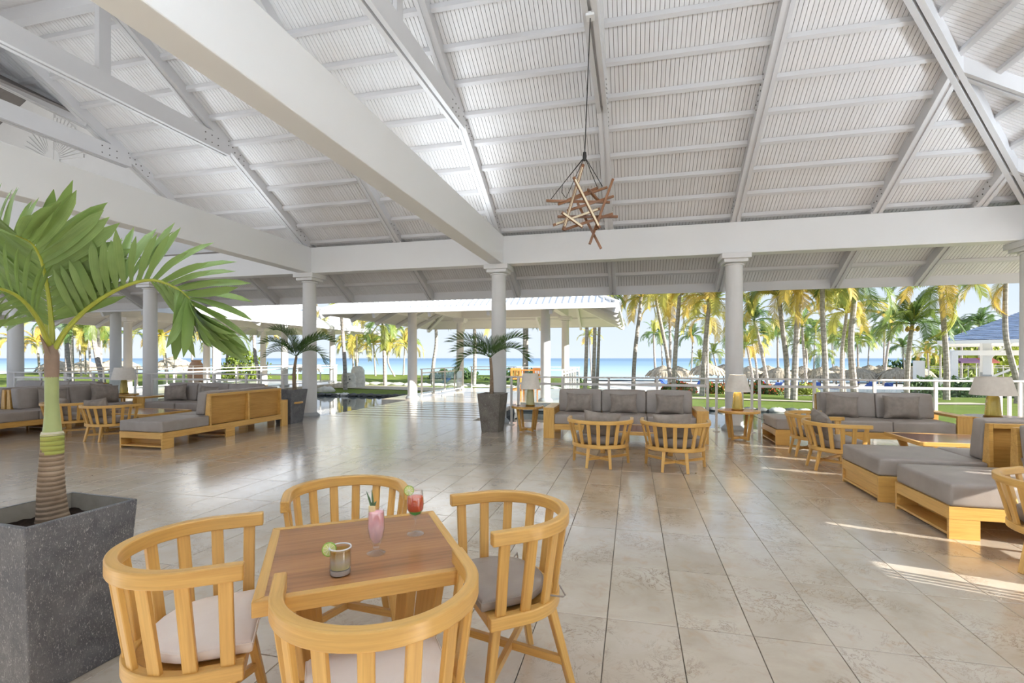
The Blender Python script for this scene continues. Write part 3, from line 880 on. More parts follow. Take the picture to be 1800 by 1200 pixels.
M_PINE = paint('pineapple_flesh', srgb(236, 214, 160), .5, .15, 40); M_PLEAF = leafm('pineapple_leaf', srgb(70, 96, 66), srgb(112, 134, 92), None, .15)
o = CF(-.016, .0)
pg = MB().box(-.013, .013, -.006, .006, .155, .185).xform(Matrix.Translation(o) @ Matrix.Rotation(YAW, 4, 'Z')).build('pineapple_wedge', M_PINE, d2, bevel=.004)
for dx, lean, h in ((-.004, -.018, .055), (.004, -.006, .062), (-.001, .004, .02), (.008, .008, .018)):
    b0 = o + CF(dx, 0) + Vector((0, 0, .183))
    MB().tube([b0, b0 + CF(lean * .4, 0) + Vector((0, 0, h * .5)), b0 + CF(lean, .002) + Vector((0, 0, h))], [.0045, .0045, .0006], 6).build('leaf', M_PLEAF, pg, smooth=True)
P = CF(-.413, 2.115)
d3 = thing('wine_glass', 'stemmed glass of red over green drink with cucumber wheel', 'drink', (P.x, P.y, TH))
prof = [(.036, 0), (.036, .002), (.012, .006), (.0045, .012), (.004, .062), (.008, .07), (.024, .084), (.0345, .105), (.0365, .13), (.034, .16), (.030, .186)]
MB().lathe(prof + [(.0288, .186), (.0328, .16), (.0350, .13), (.0332, .107), (.022, .0865), (.001, .076)], 32).build('glass', M_GLASS, d3, smooth=True)
L3 = ramp_liq('red_over_green', [(.076, srgb(70, 196, 96)), (.098, srgb(70, 196, 96)), (.103, srgb(214, 84, 50)), (.165, srgb(214, 92, 60))])
MB().lathe([(.001, .077), (.0215, .0872), (.0327, .1073), (.0345, .13), (.0323, .16), (.001, .164)], 32).build('red_and_green_drink', L3, d3, smooth=True)
slice_(d3, Vector((0, 0, .186)) + CF(-.026, -.004), .021, CF(.2, -.95) + Vector((0, 0, .15)), 'cucumber_slice')

# lounge armchairs
LL = [(-.37, .16, -.39, .19), (.37, .16, .39, .19), (-.14, -.27, -.16, -.33), (.14, -.27, .16, -.33)]
lounge0 = barrel_chair('lounge_armchair', '', (.88, .22, .40), (.74, .2, .32), .655, .32, LL, .12, M_LEATHER, 13, 'barrel lounge armchairs', .05, .045, .11, .05, .035, .05)
def pillow_mesh(W, H, T, seed):
    rnd = random.Random(seed)
    mb = MB(); n = 14
    ph = [rnd.uniform(0, 6) for _ in range(6)]
    def f(sgn):
        def g(u, v):
            a, b = 2 * u - 1, 2 * v - 1
            edge = (1 - abs(a) ** 2.6) * (1 - abs(b) ** 2.6)
            th = T / 2 * max(0, edge) ** .55
            pin = 1 - .11 * (1 - abs(a) ** 2) * abs(b) ** 3
            pin2 = 1 - .11 * (1 - abs(b) ** 2) * abs(a) ** 3
            wr = .006 * math.sin(5 * a + ph[0] + 2 * b) * edge + .005 * math.sin(7 * b + ph[1] - 3 * a) * edge + .008 * math.sin(3 * a * b + ph[2])
            return (a * W / 2 * pin2, sgn * th + wr, b * H / 2 * pin)
        return g
    mb.grid(f(-1), n, n); mb.grid(f(1), n, n, True)
    return mb
pm = [pillow_mesh(.52, .37, .20, s).mesh('pillow') for s in (1, 2, 3)]
for m in pm: m.materials.append(M_PILLOW); m.shade_smooth()
def pillow(loc, rz, tilt, label, k=0, roll=0.0, sc=1.0):
    o = link('throw_pillow', pm[k % 3]); o.location = loc; o.rotation_euler = Euler((-tilt, roll, rz), 'XYZ')
    o.scale = (sc, sc, sc)
    return tag(o, label, 'pillow', 'grey velvet throw pillows')
def lounge(x, y, face, label, plabel=None, first=False, k=0, roll=.06):
    rz = math.radians(face - 90)
    c = lounge0 if first else dup(lounge0, (x, y, 0), rz, label)
    c.location = (x, y, 0); c.rotation_euler = (0, 0, rz); c['label'] = label
    if plabel:
        R = Matrix.Rotation(rz, 3, 'Z')
        p = Vector((x, y, 0)) + R @ Vector((.03 if roll > 0 else -.03, -.205, .595))
        pillow(p, rz, -.24, plabel, k, roll, .98)
    return c
lounge(-.45, 7.12, 90, 'oak lounge armchair in the middle, left of the pair before the three seat sofa', 'grey pillow on the left armchair before the three seat sofa', True, 0, .1)
lounge(.56, 7.10, 86, 'oak lounge armchair in the middle, right of the pair before the three seat sofa', 'grey pillow on the right armchair before the three seat sofa', k=1, roll=-.05)
lounge(2.70, 7.56, 2, 'oak lounge armchair beside the nearer grey chaise, facing the right coffee table', 'grey pillow slumped in the armchair facing the right coffee table', k=2, roll=.2)
lounge(2.74, 8.5, 0, 'oak lounge armchair half hidden between sofa end and the armchair before it')
lounge(3.0, 4.22, 30, 'oak lounge armchair cut off by the right edge of the picture', 'grey pillow in the armchair at the right edge of the picture', k=1, roll=.1)
lounge(-9.42, 7.15, 93, 'oak lounge armchair on the left, beside the grey chaise end', 'grey pillow on the left armchair beside the chaise end', k=0, roll=-.1)
lounge(-10.62, 7.3, 88, 'oak lounge armchair on the left, partly behind the big palm stem', 'grey pillow on the armchair behind the big palm stem', k=1, roll=.1)

# sofas: local x along the seat, front edge at y=0, back at y=D
def cushion_box(mb, x0, x1, y0, y1, z0, z1, puff=.012, n=6):
    def face(f, flip=False): mb.grid(f, n, n, flip)
    b = lambda u, v: (1 - (2 * u - 1) ** 4) * (1 - (2 * v - 1) ** 4)
    X = lambda u: x0 + (x1 - x0) * u
    Yy = lambda u: y0 + (y1 - y0) * u
    Z = lambda u: z0 + (z1 - z0) * u
    face(lambda u, v: (X(u), Yy(v), z1 + puff * b(u, v)))
    face(lambda u, v: (X(u), Yy(v), z0), True)
    face(lambda u, v: (X(u), y0 - puff * .6 * b(u, v), Z(v)))
    face(lambda u, v: (X(u), y1 + puff * .3 * b(u, v), Z(v)), True)
    face(lambda u, v: (x0 - puff * .6 * b(u, v), Yy(u), Z(v)), True)
    face(lambda u, v: (x1 + puff * .6 * b(u, v), Yy(u), Z(v)))
def weld(o, w=.02):
    m = o.modifiers.new('weld', 'WELD'); m.merge_threshold = .0005
    b = o.modifiers.new('edge', 'BEVEL'); b.width = w; b.segments = 3; b.limit_method = 'ANGLE'; b.angle_limit = math.radians(50)
    return o
def sofa(label, n, backs, arms, D=.90, unit=.95, chaise=None):
    t = thing('lounge_sofa', label, 'sofa')
    L = n * unit
    fr = MB()
    fr.box(0, L, 0, .03, .165, .27).box(0, L, D - .03, D, .165, .27).box(0, .03, .03, D - .03, .165, .27).box(L - .03, L, .03, D - .03, .165, .27).box(.03, L - .03, .03, D - .03, .225, .255)
    fr.build('seat_frame', M_OAK, t, bevel=.003)
    for x in ([0.001] if -1 not in arms else []) + [L / 2 - .11] + ([L - .221] if 1 not in arms else []):
        fb = MB()
        fb.box(x, x + .22, .002, .03, 0, .165).box(x, x + .22, D - .03, D - .002, 0, .165).box(x, x + .22, .03, D - .03, .03, .052)
        fb.box(x + .185, x + .2, .03, D - .03, .052, .165)
        fb.build('foot_box', M_OAK, t, bevel=.002, seg=1)
    for i in range(n):
        mb = MB(); cushion_box(mb, i * unit + .006, (i + 1) * unit - .006, -.01, (D - .145) if i in backs else D - .01, .272, .455)
        weld(mb.build('seat_cushion', M_LEATHER, t, smooth=True, angle=0), .022)
    for i in backs:
        x0, x1 = i * unit + .008, (i + 1) * unit - .008
        mb = MB(); cushion_box(mb, x0, x1, 0, .19, 0, .42, .014)
        sh = Matrix(((1, 0, 0, 0), (0, 1, .16, D - .345), (0, 0, 1, .458), (0, 0, 0, 1)))
        mb.xform(sh)
        weld(mb.build('back_cushion', M_LEATHER, t, smooth=True, angle=0), .025)
    if backs:
        x0, x1 = min(backs) * unit, (max(backs) + 1) * unit
        bf = MB()
        lean = lambda z: D - .075 - .0 + 0.05 * (z - .27)
        cells = len(backs)
        bf.prism([(D - .135, .255), (D + .0, .255), (D - .012, .845), (D - .075, .845)], x0, x0 + .035, 0)
        bf.prism([(D - .135, .255), (D + .0, .255), (D - .012, .845), (D - .075, .845)], x1 - .035, x1, 0)
        for k in range(1, cells):
            xm = x0 + (x1 - x0) * k / cells
            bf.prism([(D - .10, .255), (D + .0, .255), (D - .012, .845), (D - .075, .845)], xm - .018, xm + .018, 0)
        bf.box(x0 + .036, x1 - .036, D - .076, D - .012, .80, .846)
        bf.build('back_frame', M_OAK, t, bevel=.003)
        for k in range(cells):
            a = x0 + (x1 - x0) * k / cells + .02; b = x0 + (x1 - x0) * (k + 1) / cells - .02
            MB().prism([(D - .10, .27), (D - .085, .27), (D - .055, .81), (D - .07, .81)], a, b, 0).build('back_panel', M_OAK2, t)
    for s in arms:
        xa = -.20 if s < 0 else L
        mb = MB()
        mb.box(xa, xa + .20, -.02, D, .535, .575).box(xa, xa + .20, -.02, .02, 0, .535).box(xa, xa + .20, D - .04, D, 0, .535)
        mb.build('arm', M_OAK, t, bevel=.003)
    return t
def place(t, x, y, deg): t.location = (x, y, 0); t.rotation_euler = (0, 0, math.radians(deg)); return t
s_mid = place(sofa('three seat taupe sofa with three pillows and oak arms, in the middle before the railing', 3, (0, 1, 2), (-1, 1), .92, .84), -1.43, 9.2, 0)
for i, (dx, k, rl) in enumerate(((.42, 0, .02), (1.26, 1, -.02), (2.10, 2, .03))):
    pillow((-1.43 + dx, 9.2 + .455, .645), .05 * (i - 1), .24, ('grey pillow on the left seat of the middle sofa', 'grey pillow on the centre seat of the middle sofa', 'grey pillow on the right seat of the middle sofa')[i], k, rl)
s_r = place(sofa('taupe sofa with open left end and right oak arm, before the railing on the right', 3, (1, 2), (1,), .92, .88), 2.40, 9.38, 0)
pillow((2.40 + 1.17, 9.38 + .44, .66), .12, .26, 'grey pillow leaning on the left backrest of the right railing sofa', 1, .12, 1.08)
pillow((2.40 + 2.08, 9.38 + .45, .655), -.02, .2, 'grey pillow on the right backrest of the right railing sofa', 2, .02, 1.08)
s_c = place(sofa('taupe chaise sofa nearest on the right, partly sunlit, facing the camera', 3, (1, 2), (1,), .87, .95), 2.55, 4.85, 0)
s_b = sofa('taupe chaise sofa back to back behind the sunlit one, facing the right coffee table', 3, (0, 1), (-1,), .92, .97)
place(s_b, 2.49 + 2.91, 6.84, 180)
# left group
s_l1 = place(sofa('taupe chaise sofa on the left showing its oak panelled back', 3, (1, 2), (1,), .90, .95), -8.40, 6.53, 90)
# mirrored: front must face -x, so the back stands at x=-7.5
s_l1.location = (-8.41, 6.54, 0)
s_l1.rotation_euler = (0, 0, PI / 2)
s_l1.scale = (1, -1, 1)
s_l2 = place(sofa('three seat taupe sofa at the railing behind the left coffee table', 3, (0, 1, 2), (-1, 1), .92, .90), -11.35, 9.42, 0)
pillow((-11.35 + .42, 9.42 + .45, .655), .25, .2, 'grey pillow leaning by the left arm of the railing sofa on the left', 0, -.1, 1.1)
pillow((-11.35 + 1.4, 9.42 + .45, .65), 0, .2, 'grey pillow on the middle of the railing sofa on the left', 1, .05)
s_l3 = place(sofa('taupe sofa on the left with two pillows, facing the coffee table', 3, (1, 2), (1,), .90, .97), -11.58, 6.4, 90)
s_l3.location = (-11.6, 6.45, 0)
pillow((-12.03, 7.95, .67), PI / 2, .22, 'grey pillow on the left sofa, just behind the palm stem', 2, .1, 1.1)
pillow((-12.0, 9.0, .68), PI / 2 - .1, .26, 'grey pillow on the left sofa, beside its arm', 0, .12, 1.2)
s_l5 = place(sofa('taupe sofa back to back with the left sofa, cut off by the picture edge', 3, (1, 2), (1,), .90, .97), -13.45, 6.45, 90)
s_l5.scale = (1, -1, 1)
s_l4 = place(sofa('taupe sofa farthest left at the railing, mostly hidden', 3, (0, 1, 2), (1,), .92, .97), -16.6, 9.42, 0)

def coffee(label, x, y, w, d, z, rz=0):
    t = thing('coffee_table', label, 'table', (x, y, 0), rz)
    mb = MB()
    mb.box(-w / 2, w / 2, -d / 2, -d / 2 + .05, z - .05, z).box(-w / 2, w / 2, d / 2 - .05, d / 2, z - .05, z)
    mb.box(-w / 2, -w / 2 + .05, -d / 2 + .05, d / 2 - .05, z - .05, z).box(w / 2 - .05, w / 2, -d / 2 + .05, d / 2 - .05, z - .05, z)
    mb.build('table_edge', M_OAK, t, bevel=.003)
    MB().box(-w / 2 + .05, w / 2 - .05, -d / 2 + .05, d / 2 - .05, z - .04, z - .002).build('inlay_panel', M_TOPR, t, label='reddish dark inlay panel')
    for sx in (-1, 1):
        for sy in (-1, 1):
            MB().bar((sx * (w / 2 - .16), sy * (d / 2 - .13), z - .05), (sx * (w / 2 - .25), sy * (d / 2 - .2), 0), .10, .05, (0, 1, 0), .06, .045).build('leg', M_OAK, t, bevel=.003)
        MB().bar((sx * (w / 2 - .23), -d / 2 + .15, .03), (sx * (w / 2 - .23), d / 2 - .15, .03), .05, .05).build('foot_bar', M_OAK, t)
    return t
coffee('oak coffee table behind the two middle armchairs', .05, 8.22, 1.5, .9, .375)
coffee('oak coffee table with reddish shiny top on the right', 4.45, 8.15, 1.5, .95, .385)
coffee('oak coffee table in the left sofa group', -9.95, 8.2, 1.5, 1.0, .40)

def round_table(label, x, y, R=.34, H=.54):
    t = thing('round_side_table', label, 'table', (x, y, 0))
    MB().lathe([(R - .015, H - .045), (R, H - .04), (R, H - .004), (R - .006, H)], 40).build('table_top', M_OAK, t, smooth=True)
    MB().lathe([(R - .03, H), (R - .03, H + .0015)], 40).build('inlay_panel', M_TOP, t)
    for k in range(4):
        a = PI / 4 + k * PI / 2
        MB().bar((math.cos(a) * R * .72, math.sin(a) * R * .72, H - .045), (math.cos(a) * R * .5, math.sin(a) * R * .5, .01), .055, .04, (-math.sin(a), math.cos(a), 0), .045, .035).build('leg', M_OAK, t, bevel=.003)
    q = R * .53 * .7071
    MB().bar((-q, -q, .045), (q, q, .045), .05, .045).bar((-q, q, .045), (q, -q, .045), .05, .045).build('foot_cross', M_OAK, t)
    return t
M_AMBER = MT('amber_glass'); M_AMBER.base(srgb(228, 204, 110)); M_AMBER.set(.12, .6, 0, .45, 1.45); M_AMBER = M_AMBER.m
M_CLEAR = MT('pale_green_glass'); M_CLEAR.base(srgb(226, 222, 170)); M_CLEAR.set(.12, .6, 0, .45, 1.45); M_CLEAR = M_CLEAR.m
M_BRASS = MT('aged_brass'); M_BRASS.base(srgb(160, 128, 62)); M_BRASS = M_BRASS.set(.35, .5, .9)
def lamp(label, x, y, z, r0, r1, bm, sh=.30, bh=.34, rb=.085, watt=0):
    t = thing('table_lamp', label, 'lamp', (x, y, z))
    MB().lathe([(rb * 1.15, 0), (rb * 1.2, .012), (rb * 1.1, .025)], 24).build('foot', M_BRASS, t, smooth=True)
    b = MB().lathe([(rb, .025), (rb * 1.02, .06), (rb * .82, bh - .03), (rb * .6, bh), (.02, bh + .005)], 24).build('glass_base', bm, t, smooth=True)
    mb = MB()
    for k in range(8):
        a = 2 * PI * k / 8
        for q in range(7):
            zz = .06 + q * (bh - .1) / 7; rr = rb * (1.02 - .2 * (zz - .06) / (bh - .06))
            mb.lathe([(.0005, -.007), (.006, 0), (.0005, .007)], 6, (rr * math.cos(a), rr * math.sin(a), zz))
    mb.build('dimples', bm, b, smooth=True)
    MB().tube([(0, 0, bh), (0, 0, bh + sh - .03)], .008, 8).build('stem', M_BRASS, t)
    MB().lathe([(r0, bh + .01), (r1, bh + .01 + sh), (r1 - .004, bh + .01 + sh), (r0 - .004, bh + .01)], 36, caps=(False, False)).build('lamp_shade', M_SHADE, t, smooth=True)
    mb = MB()
    for k in range(3):
        a = 2 * PI * k / 3
        mb.bar((0, 0, bh + sh - .04), (r1 * math.cos(a) * .99, r1 * math.sin(a) * .99, bh + sh - .01), .005, .005)
    mb.build('shade_spider', M_BRASS, t)
    if watt:
        li = bpy.data.lights.new('bulb', 'POINT'); li.energy = watt; li.shadow_soft_size = .04; li.color = (1, .82, .58)
        lo = bpy.data.objects.new('bulb', li); COL.objects.link(lo); lo.parent = t; lo.location = (0, 0, bh + sh * .5)
    return t
round_table('round oak side table left of the middle sofa', -2.1, 9.98, .335, .52); lamp('table lamp with pale glass base left of the middle sofa', -2.05, 10.0, .5215, .205, .155, M_CLEAR, .315)
round_table('round oak side table between the middle sofa and the right railing sofa', 1.90, 9.85, .36, .545); lamp('lit table lamp with amber glass base before the column', 1.88, 9.86, .5465, .225, .14, M_AMBER, .31, .33, .09, 5)
round_table('round oak side table in the right corner behind the railing sofa arm', 5.68, 9.62, .40, .56); lamp('table lamp with wide shade and dimpled glass base in the right corner', 5.62, 9.55, .5615, .29, .215, M_AMBER, .29, .34, .10)
round_table('round oak side table by the far left column', -13.05, 10.25, .34, .56); lamp('table lamp with wide shade and yellow glass base by the left column', -13.15, 10.35, .5615, .285, .21, M_AMBER, .32, .36, .09)
round_table('round oak side table at the left edge of the picture', -18.55, 10.35, .34, .56); lamp('table lamp cut off by the left edge of the picture', -18.7, 10.45, .5615, .285, .21, M_AMBER, .32, .36, .09)
round_table('round oak side table half hidden beside the middle planter', -7.72, 9.95, .27, .50)
tag(MB().tube([(1.9, 9.9, .56), (2.05, 9.9, .50), (2.25, 9.95, .40), (2.36, 10.1, .35), (2.6, 10.2, .33), (2.63, 10.5, .3), (2.63, 10.6, .0), (2.63, 10.7, .005)], .005, 6).build('lamp_cord', M_BLACK, smooth=True), 'black cord running from the lit lamp to the floor by the railing', 'cord')

# hanging lamp of wooden sticks
ch = thing('stick_pendant_lamp', 'pendant lamp of crossed wooden sticks hanging from the roof', 'lamp', (-.5, 6.07, 5.66))
def SP(zx, zy, dd=0.0): return U(920 + zx / 5.714, 240 + zy / 5.714, 6.02 + dd) - Vector((-.5, 6.07, 5.66))
sticks = [((230, 645, .2), (870, 660, .05), 0), ((350, 680, .1), (840, 510, .25), 0), ((600, 280, -.05), (400, 940, -.2), 1), ((505, 405, -.25), (765, 920, -.12), 1),
          ((900, 425, .0), (665, 1080, .0), 0), ((440, 745, .0), (905, 600, .1), 0), ((545, 670, .12), (780, 1125, .06), 0), ((300, 890, -.1), (765, 725, .03), 1),
          ((345, 805, -.05), (945, 805, .12), 0), ((385, 760, -.22), (595, 910, -.1), 1), ((410, 935, -.12), (895, 775, .08), 0), ((650, 530, .28), (750, 640, .05), 0), ((440, 640, .22), (745, 515, .3), 0), ((755, 830, .05), (730, 930, -.12), 0)]
for a, b, lit in sticks:
    p0, p1 = SP(*a), SP(*b)
    s = MB().bar(p0, p1, .03, .03).build('stick', M_STICK, ch, bevel=.002, seg=1)
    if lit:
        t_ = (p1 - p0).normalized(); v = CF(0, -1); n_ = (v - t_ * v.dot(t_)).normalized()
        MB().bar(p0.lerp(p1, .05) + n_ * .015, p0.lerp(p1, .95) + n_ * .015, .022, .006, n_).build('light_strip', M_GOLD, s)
kn = SP(615, 200)
MB().tube([SP(655, -1200) * 0 + Vector((.0, 0, -.0)), kn.lerp(Vector((0, 0, 0)), .4) + Vector((.0, 0, 0)), kn], .006, 6).build('cable', M_BLACK, ch, smooth=True)
for q in ((275, 630, .2), (795, 500, .25), (745, 515, .3), (430, 615, .2)):
    MB().tube([kn, SP(*q)], .0045, 5).build('suspension_wire', M_BLACK, ch, smooth=True)
MB().tube([SP(600, 230), SP(500, 350), SP(395, 480, .1), SP(385, 560, .1), SP(425, 615, .2)], .004, 5).build('cord', M_BLACK, ch, smooth=True)
MB().lathe([(.02, -.05), (.025, 0), (.02, .05)], 10, tuple(kn)).build('knot', M_BLACK, ch, smooth=True)
MB().box(-.05, .05, -.06, .06, -.03, .02).build('mount', M_WHITE, ch)
# ================================================================ potted palms
def leaflet(mb, L, W, droop, fold=.25, n=5, tip=.0, curl=0.0):
    """leaflet along +x, normal +z; drooping towards -z"""
    vs = []; gs = []
    for i in range(n + 1):
        u = i / n
        wd = W * (0.30 + 1.9 * u * (1 - u) ** .8 + .28 * u * (1 - u)) * (1 if u < .999 else .12)
        if i == 0: wd = W * .25
        x = L * (u - .18 * droop * u * u); z = -droop * L * u * u * .7
        y = curl * L * u * u
        for s in (-1, 0, 1):
            vs.append((x, y + s * wd / 2, z + (fold * wd / 2 if s else 0))); gs.append((u, s, 0))
    fs = []
    for i in range(n):
        for k in range(2):
            a = i * 3 + k; fs.append((a, a + 1, a + 4, a + 3))
    mb.add(vs, fs, gs)
def frame(p, x, up):
    x = Vector(x).normalized(); up = Vector(up); z = (up - x * up.dot(x)).normalized(); y = z.cross(x)
    return Matrix(((x.x, y.x, z.x, p.x), (x.y, y.y, z.y, p.y), (x.z, y.z, z.z, p.z), (0, 0, 0, 1)))
def smooth_path(pts, n=30):
    pts = [Vector(p) for p in pts]
    out = []
    m = len(pts) - 1
    for k in range(n + 1):
        t = k / n * m; i = min(int(t), m - 1); u = t - i
        p0, p1, p2, p3 = pts[max(i - 1, 0)], pts[i], pts[i + 1], pts[min(i + 2, m)]
        out.append(0.5 * ((2 * p1) + (p2 - p0) * u + (2 * p0 - 5 * p1 + 4 * p2 - p3) * u * u + (3 * p1 - p0 - 3 * p2 + p3) * u ** 3))
    return out
def pot(root, S, H, taper, rz, mat, soil=.09):
    R = Matrix.Rotation(rz, 4, 'Z')
    mb = MB(); a, b = S / 2 * taper, S / 2; wl = .022
    q = lambda r, z: [(-r, -r, z), (r, -r, z), (r, r, z), (-r, r, z)]
    vs = q(a, 0) + q(b, H) + q(b - wl, H)
    fs = [(3, 2, 1, 0)] + [(i, (i + 1) % 4, 4 + (i + 1) % 4, 4 + i) for i in range(4)] + [(4 + i, 4 + (i + 1) % 4, 8 + (i + 1) % 4, 8 + i) for i in range(4)]
    mb.add(vs, fs).xform(R); mb.build('planter_box', mat, root, bevel=.006)
    r1 = b - wl; r0 = b - wl - .02
    mb = MB().add(q(r0, H - .16) + q(r1, H - .001), [(4 + i, 4 + (i + 1) % 4, (i + 1) % 4, i) for i in range(4)]).xform(R)
    mb.build('planter_inside', M_POTIN, root)
    n = 14
    mb = MB().grid(lambda u, v: ((2 * u - 1) * (r0 + .012), (2 * v - 1) * (r0 + .012), H - soil + random.uniform(-.010, .010)), n, n).xform(R)
    mb.build('soil', M_SOIL, root, smooth=True)

bc = CF(-2.218, 2.385)
M_PATH0 = paint('pale_leaf_scar', srgb(206, 200, 176), .7, .1)
bp = thing('potted_palm', 'tall potted palm with broad fronds in the big slate planter at the left', 'palm', bc)
pot(bp, .475, .78, .80, math.radians(-3.5), M_POT, .075)
def L3(px, py, d): return U(px, py, d) - bc
tr = smooth_path([L3(93, 912, 2.385), L3(90, 860, 2.385), L3(91, 810, 2.385), L3(92, 762, 2.385)], 14)
MB().tube(tr, [.066 - .026 * (i / 14) ** .6 for i in range(15)], 20).build('trunk', M_PTRUNK, bp, smooth=True)
M_RINGY = trunkm('palm_green_ringed', srgb(168, 164, 92), srgb(150, 160, 80), 42, .45)
tr2 = smooth_path([L3(92, 797, 2.385), L3(92, 762, 2.385)], 8)
MB().tube(tr2, [.0438] * 9, 20, False).build('green_ring_band', M_RINGY, bp, smooth=True)
cs = smooth_path([L3(92, 763, 2.385), L3(92, 740, 2.385), L3(91, 700, 2.385), L3(91, 662, 2.385), L3(91, 640, 2.385)], 16)
MB().tube(cs, [.0385 - .012 * min(1, i / 7) for i in range(17)], 20).build('crownshaft', M_CROWN, bp, smooth=True)
MB().tube([L3(92, 764, 2.385), L3(92, 758, 2.385)], [.0445, .040], 20).build('pale_ring', M_PATH0, bp, smooth=True)
M_SHEATH = paint('brown_sheath', srgb(142, 120, 102), .6, .25, 14)
MB().tube([L3(91, 690, 2.385), L3(91, 660, 2.385), L3(91, 625, 2.385), L3(90, 606, 2.385)], [.012, .028, .029, .018], 16).build('dry_sheath', M_SHEATH, bp, smooth=True)
MB().tube([L3(88, 632, 2.37), L3(80, 610, 2.35), L3(70, 588, 2.34)], [.014, .009, .002], 8).build('dry_sheath', M_SHEATH, bp, smooth=True)
VR, VF = CF(1, 0), CF(0, 1); UPV = Vector((0, 0, 1))
def leaf_meshes(mat, specs):
    out = []
    for L, W, dr, cu in specs:
        mb = MB(); leaflet(mb, 1.0, W, dr, .35, 6, 0, cu); me = mb.mesh('leaflet'); me.materials.append(mat); me.shade_smooth(); out.append(me)
    return out
LM = leaf_meshes(M_LEAF, [(1, .15, .12, .05), (1, .135, .3, -.06), (1, .155, .5, .04), (1, .125, .8, .0)])
def big_frond(pts, sides, Lmax, start=.18, n=20, r0=.013, dark=False, upv=None):
    """sides: list of (side vector, droop, first, last, length factor)"""
    path = smooth_path(pts, 40)
    fr = MB().tube(path, [r0 * (1 - .85 * i / 40) for i in range(41)], 8).build('frond', M_RACH, bp, smooth=True)
    for sv, droop, f0, f1, lf in sides:
        sv = Vector(sv).normalized()
        for k in range(n):
            f = f0 + (f1 - f0) * k / (n - 1)
            p, t = at_len(path, f)
            s = (sv - t * sv.dot(t)).normalized()
            fw = .35 + .75 * f
            d = (s * 1.0 + t * fw + Vector((random.uniform(-.09, .09), random.uniform(-.12, .12), random.uniform(-.05, .05)))).normalized()
            L = Lmax * lf * (math.sin(PI * min(1, .22 + .78 * (1 - abs(f - .5) * 1.1)) / 2) ** 1.1) * random.uniform(.88, 1.08)
            nrm = t.cross(s)
            if nrm.dot(CF(0, -1)) < 0: nrm = -nrm
            nrm = (nrm + Vector((0, 0, .25))).normalized()
            mi = min(3, int(droop * 3 + random.uniform(0, 1.2)))
            M = frame(p, d, nrm) @ Matrix.Rotation(random.uniform(-.3, .3), 4, 'X') @ Matrix.Diagonal((L, L * random.uniform(.9, 1.15), L, 1))
            o = link('leaflet', LM[mi], fr); o.matrix_local = M
    return fr
# centre frond, rising and bending to the left
big_frond([L3(92, 612, 2.39), L3(90, 560, 2.37), L3(84, 510, 2.33), L3(74, 462, 2.27), L3(56, 428, 2.2), L3(28, 414, 2.1)],
          [(VR * .8 + UPV * .55 + VF * .1, .1, .22, .97, 1.0), (-VR * .8 + UPV * .30 - VF * .15, .25, .18, .95, .95)], .385, n=21)
# right frond, arching over to the right and hanging
big_frond([L3(97, 612, 2.39), L3(118, 578, 2.39), L3(160, 537, 2.40), L3(212, 506, 2.41), L3(262, 492, 2.42), L3(302, 502, 2.43), L3(330, 522, 2.44), L3(344, 548, 2.45), L3(350, 575, 2.45)],
          [(UPV * 1.0 + VF * .25 + VR * .12, .12, .22, 1.0, .98), (UPV * .85 - VF * .55 + VR * .2, .3, .2, .97, .74), (-UPV * .9 + VF * .2, .3, .62, 1.0, .62), (VR * .5 - UPV * .8 - VF * .2, .5, .76, 1.0, 1.0)], .37, n=20)
# left rear fronds
big_frond([L3(86, 612, 2.41), L3(70, 565, 2.48), L3(44, 518, 2.58), L3(8, 486, 2.68), L3(-40, 470, 2.78)],
          [(UPV * .9 - VR * .3, .2, .2, .95, .9), (-VR * .6 - UPV * .5, .3, .25, .95, .8)], .36, n=16)
big_frond([L3(90, 606, 2.40), L3(74, 540, 2.46), L3(40, 470, 2.56), L3(0, 412, 2.66), L3(-50, 372, 2.76)],
          [(UPV * .8 + VR * .55, .08, .3, .95, .95), (UPV * .3 - VR * .8, .2, .3, .95, .8)], .36, n=14)
big_frond([L3(88, 608, 2.38), L3(66, 560, 2.26), L3(30, 520, 2.12), L3(-20, 505, 1.98), L3(-70, 520, 1.86)],
          [(UPV * .9, .2, .3, .95, .8), (-UPV * .6 - VR * .3, .35, .3, .95, .7)], .32, n=10)

def frond_mesh(name, L, droop, n, lw, ll, mat, stem=.012, seed=0, hang=.5, vee=.25):
    """frond along +x in its own frame, joined leaflets"""
    rnd = random.Random(seed)
    mb = MB()
    path = []
    for i in range(13):
        u = i / 12
        a = droop * u
        path.append(Vector((L * u * (1 - .28 * droop * u * u), 0, L * (.34 * u - .55 * droop * u * u))))
    mb.tube(path, [stem * (1 - .8 * i / 12) for i in range(13)], 4, False)
    for s in (-1, 1):
        for k in range(n):
            f = .14 + .86 * k / (n - 1)
            p, t = at_len(path, f)
            sd = Vector((0, s, 0))
            l = ll * L * (.35 + 1.5 * f * (1.12 - f)) * rnd.uniform(.85, 1.1)
            up = sd.cross(t) * (1 if s < 0 else -1)
            if up.z < 0: up = -up
            d = (sd * (1.25 - vee) + t * (.55 + .5 * f) + up * vee).normalized()
            q = p + d * l * .55 - Vector((0, 0, hang * l * .12)); e2 = p + d * l * .9 - Vector((0, 0, hang * l * .55))
            w_ = lw * L * rnd.uniform(.8, 1.15)
            wv = t * w_
            mb.add([p - wv * .5, p + wv * .5, q + wv * .55, q - wv * .55, e2], [(0, 1, 2, 3), (3, 2, 4)], [(0, 0, 0)] * 5)
    me = mb.mesh('frond'); me.materials.append(mat); return me
SF = [frond_mesh('frond', 1.0, dr, 36, .015, .40, M_LEAFD, .008, i, .30, .75) for i, dr in enumerate((.55, .9, 1.25))]
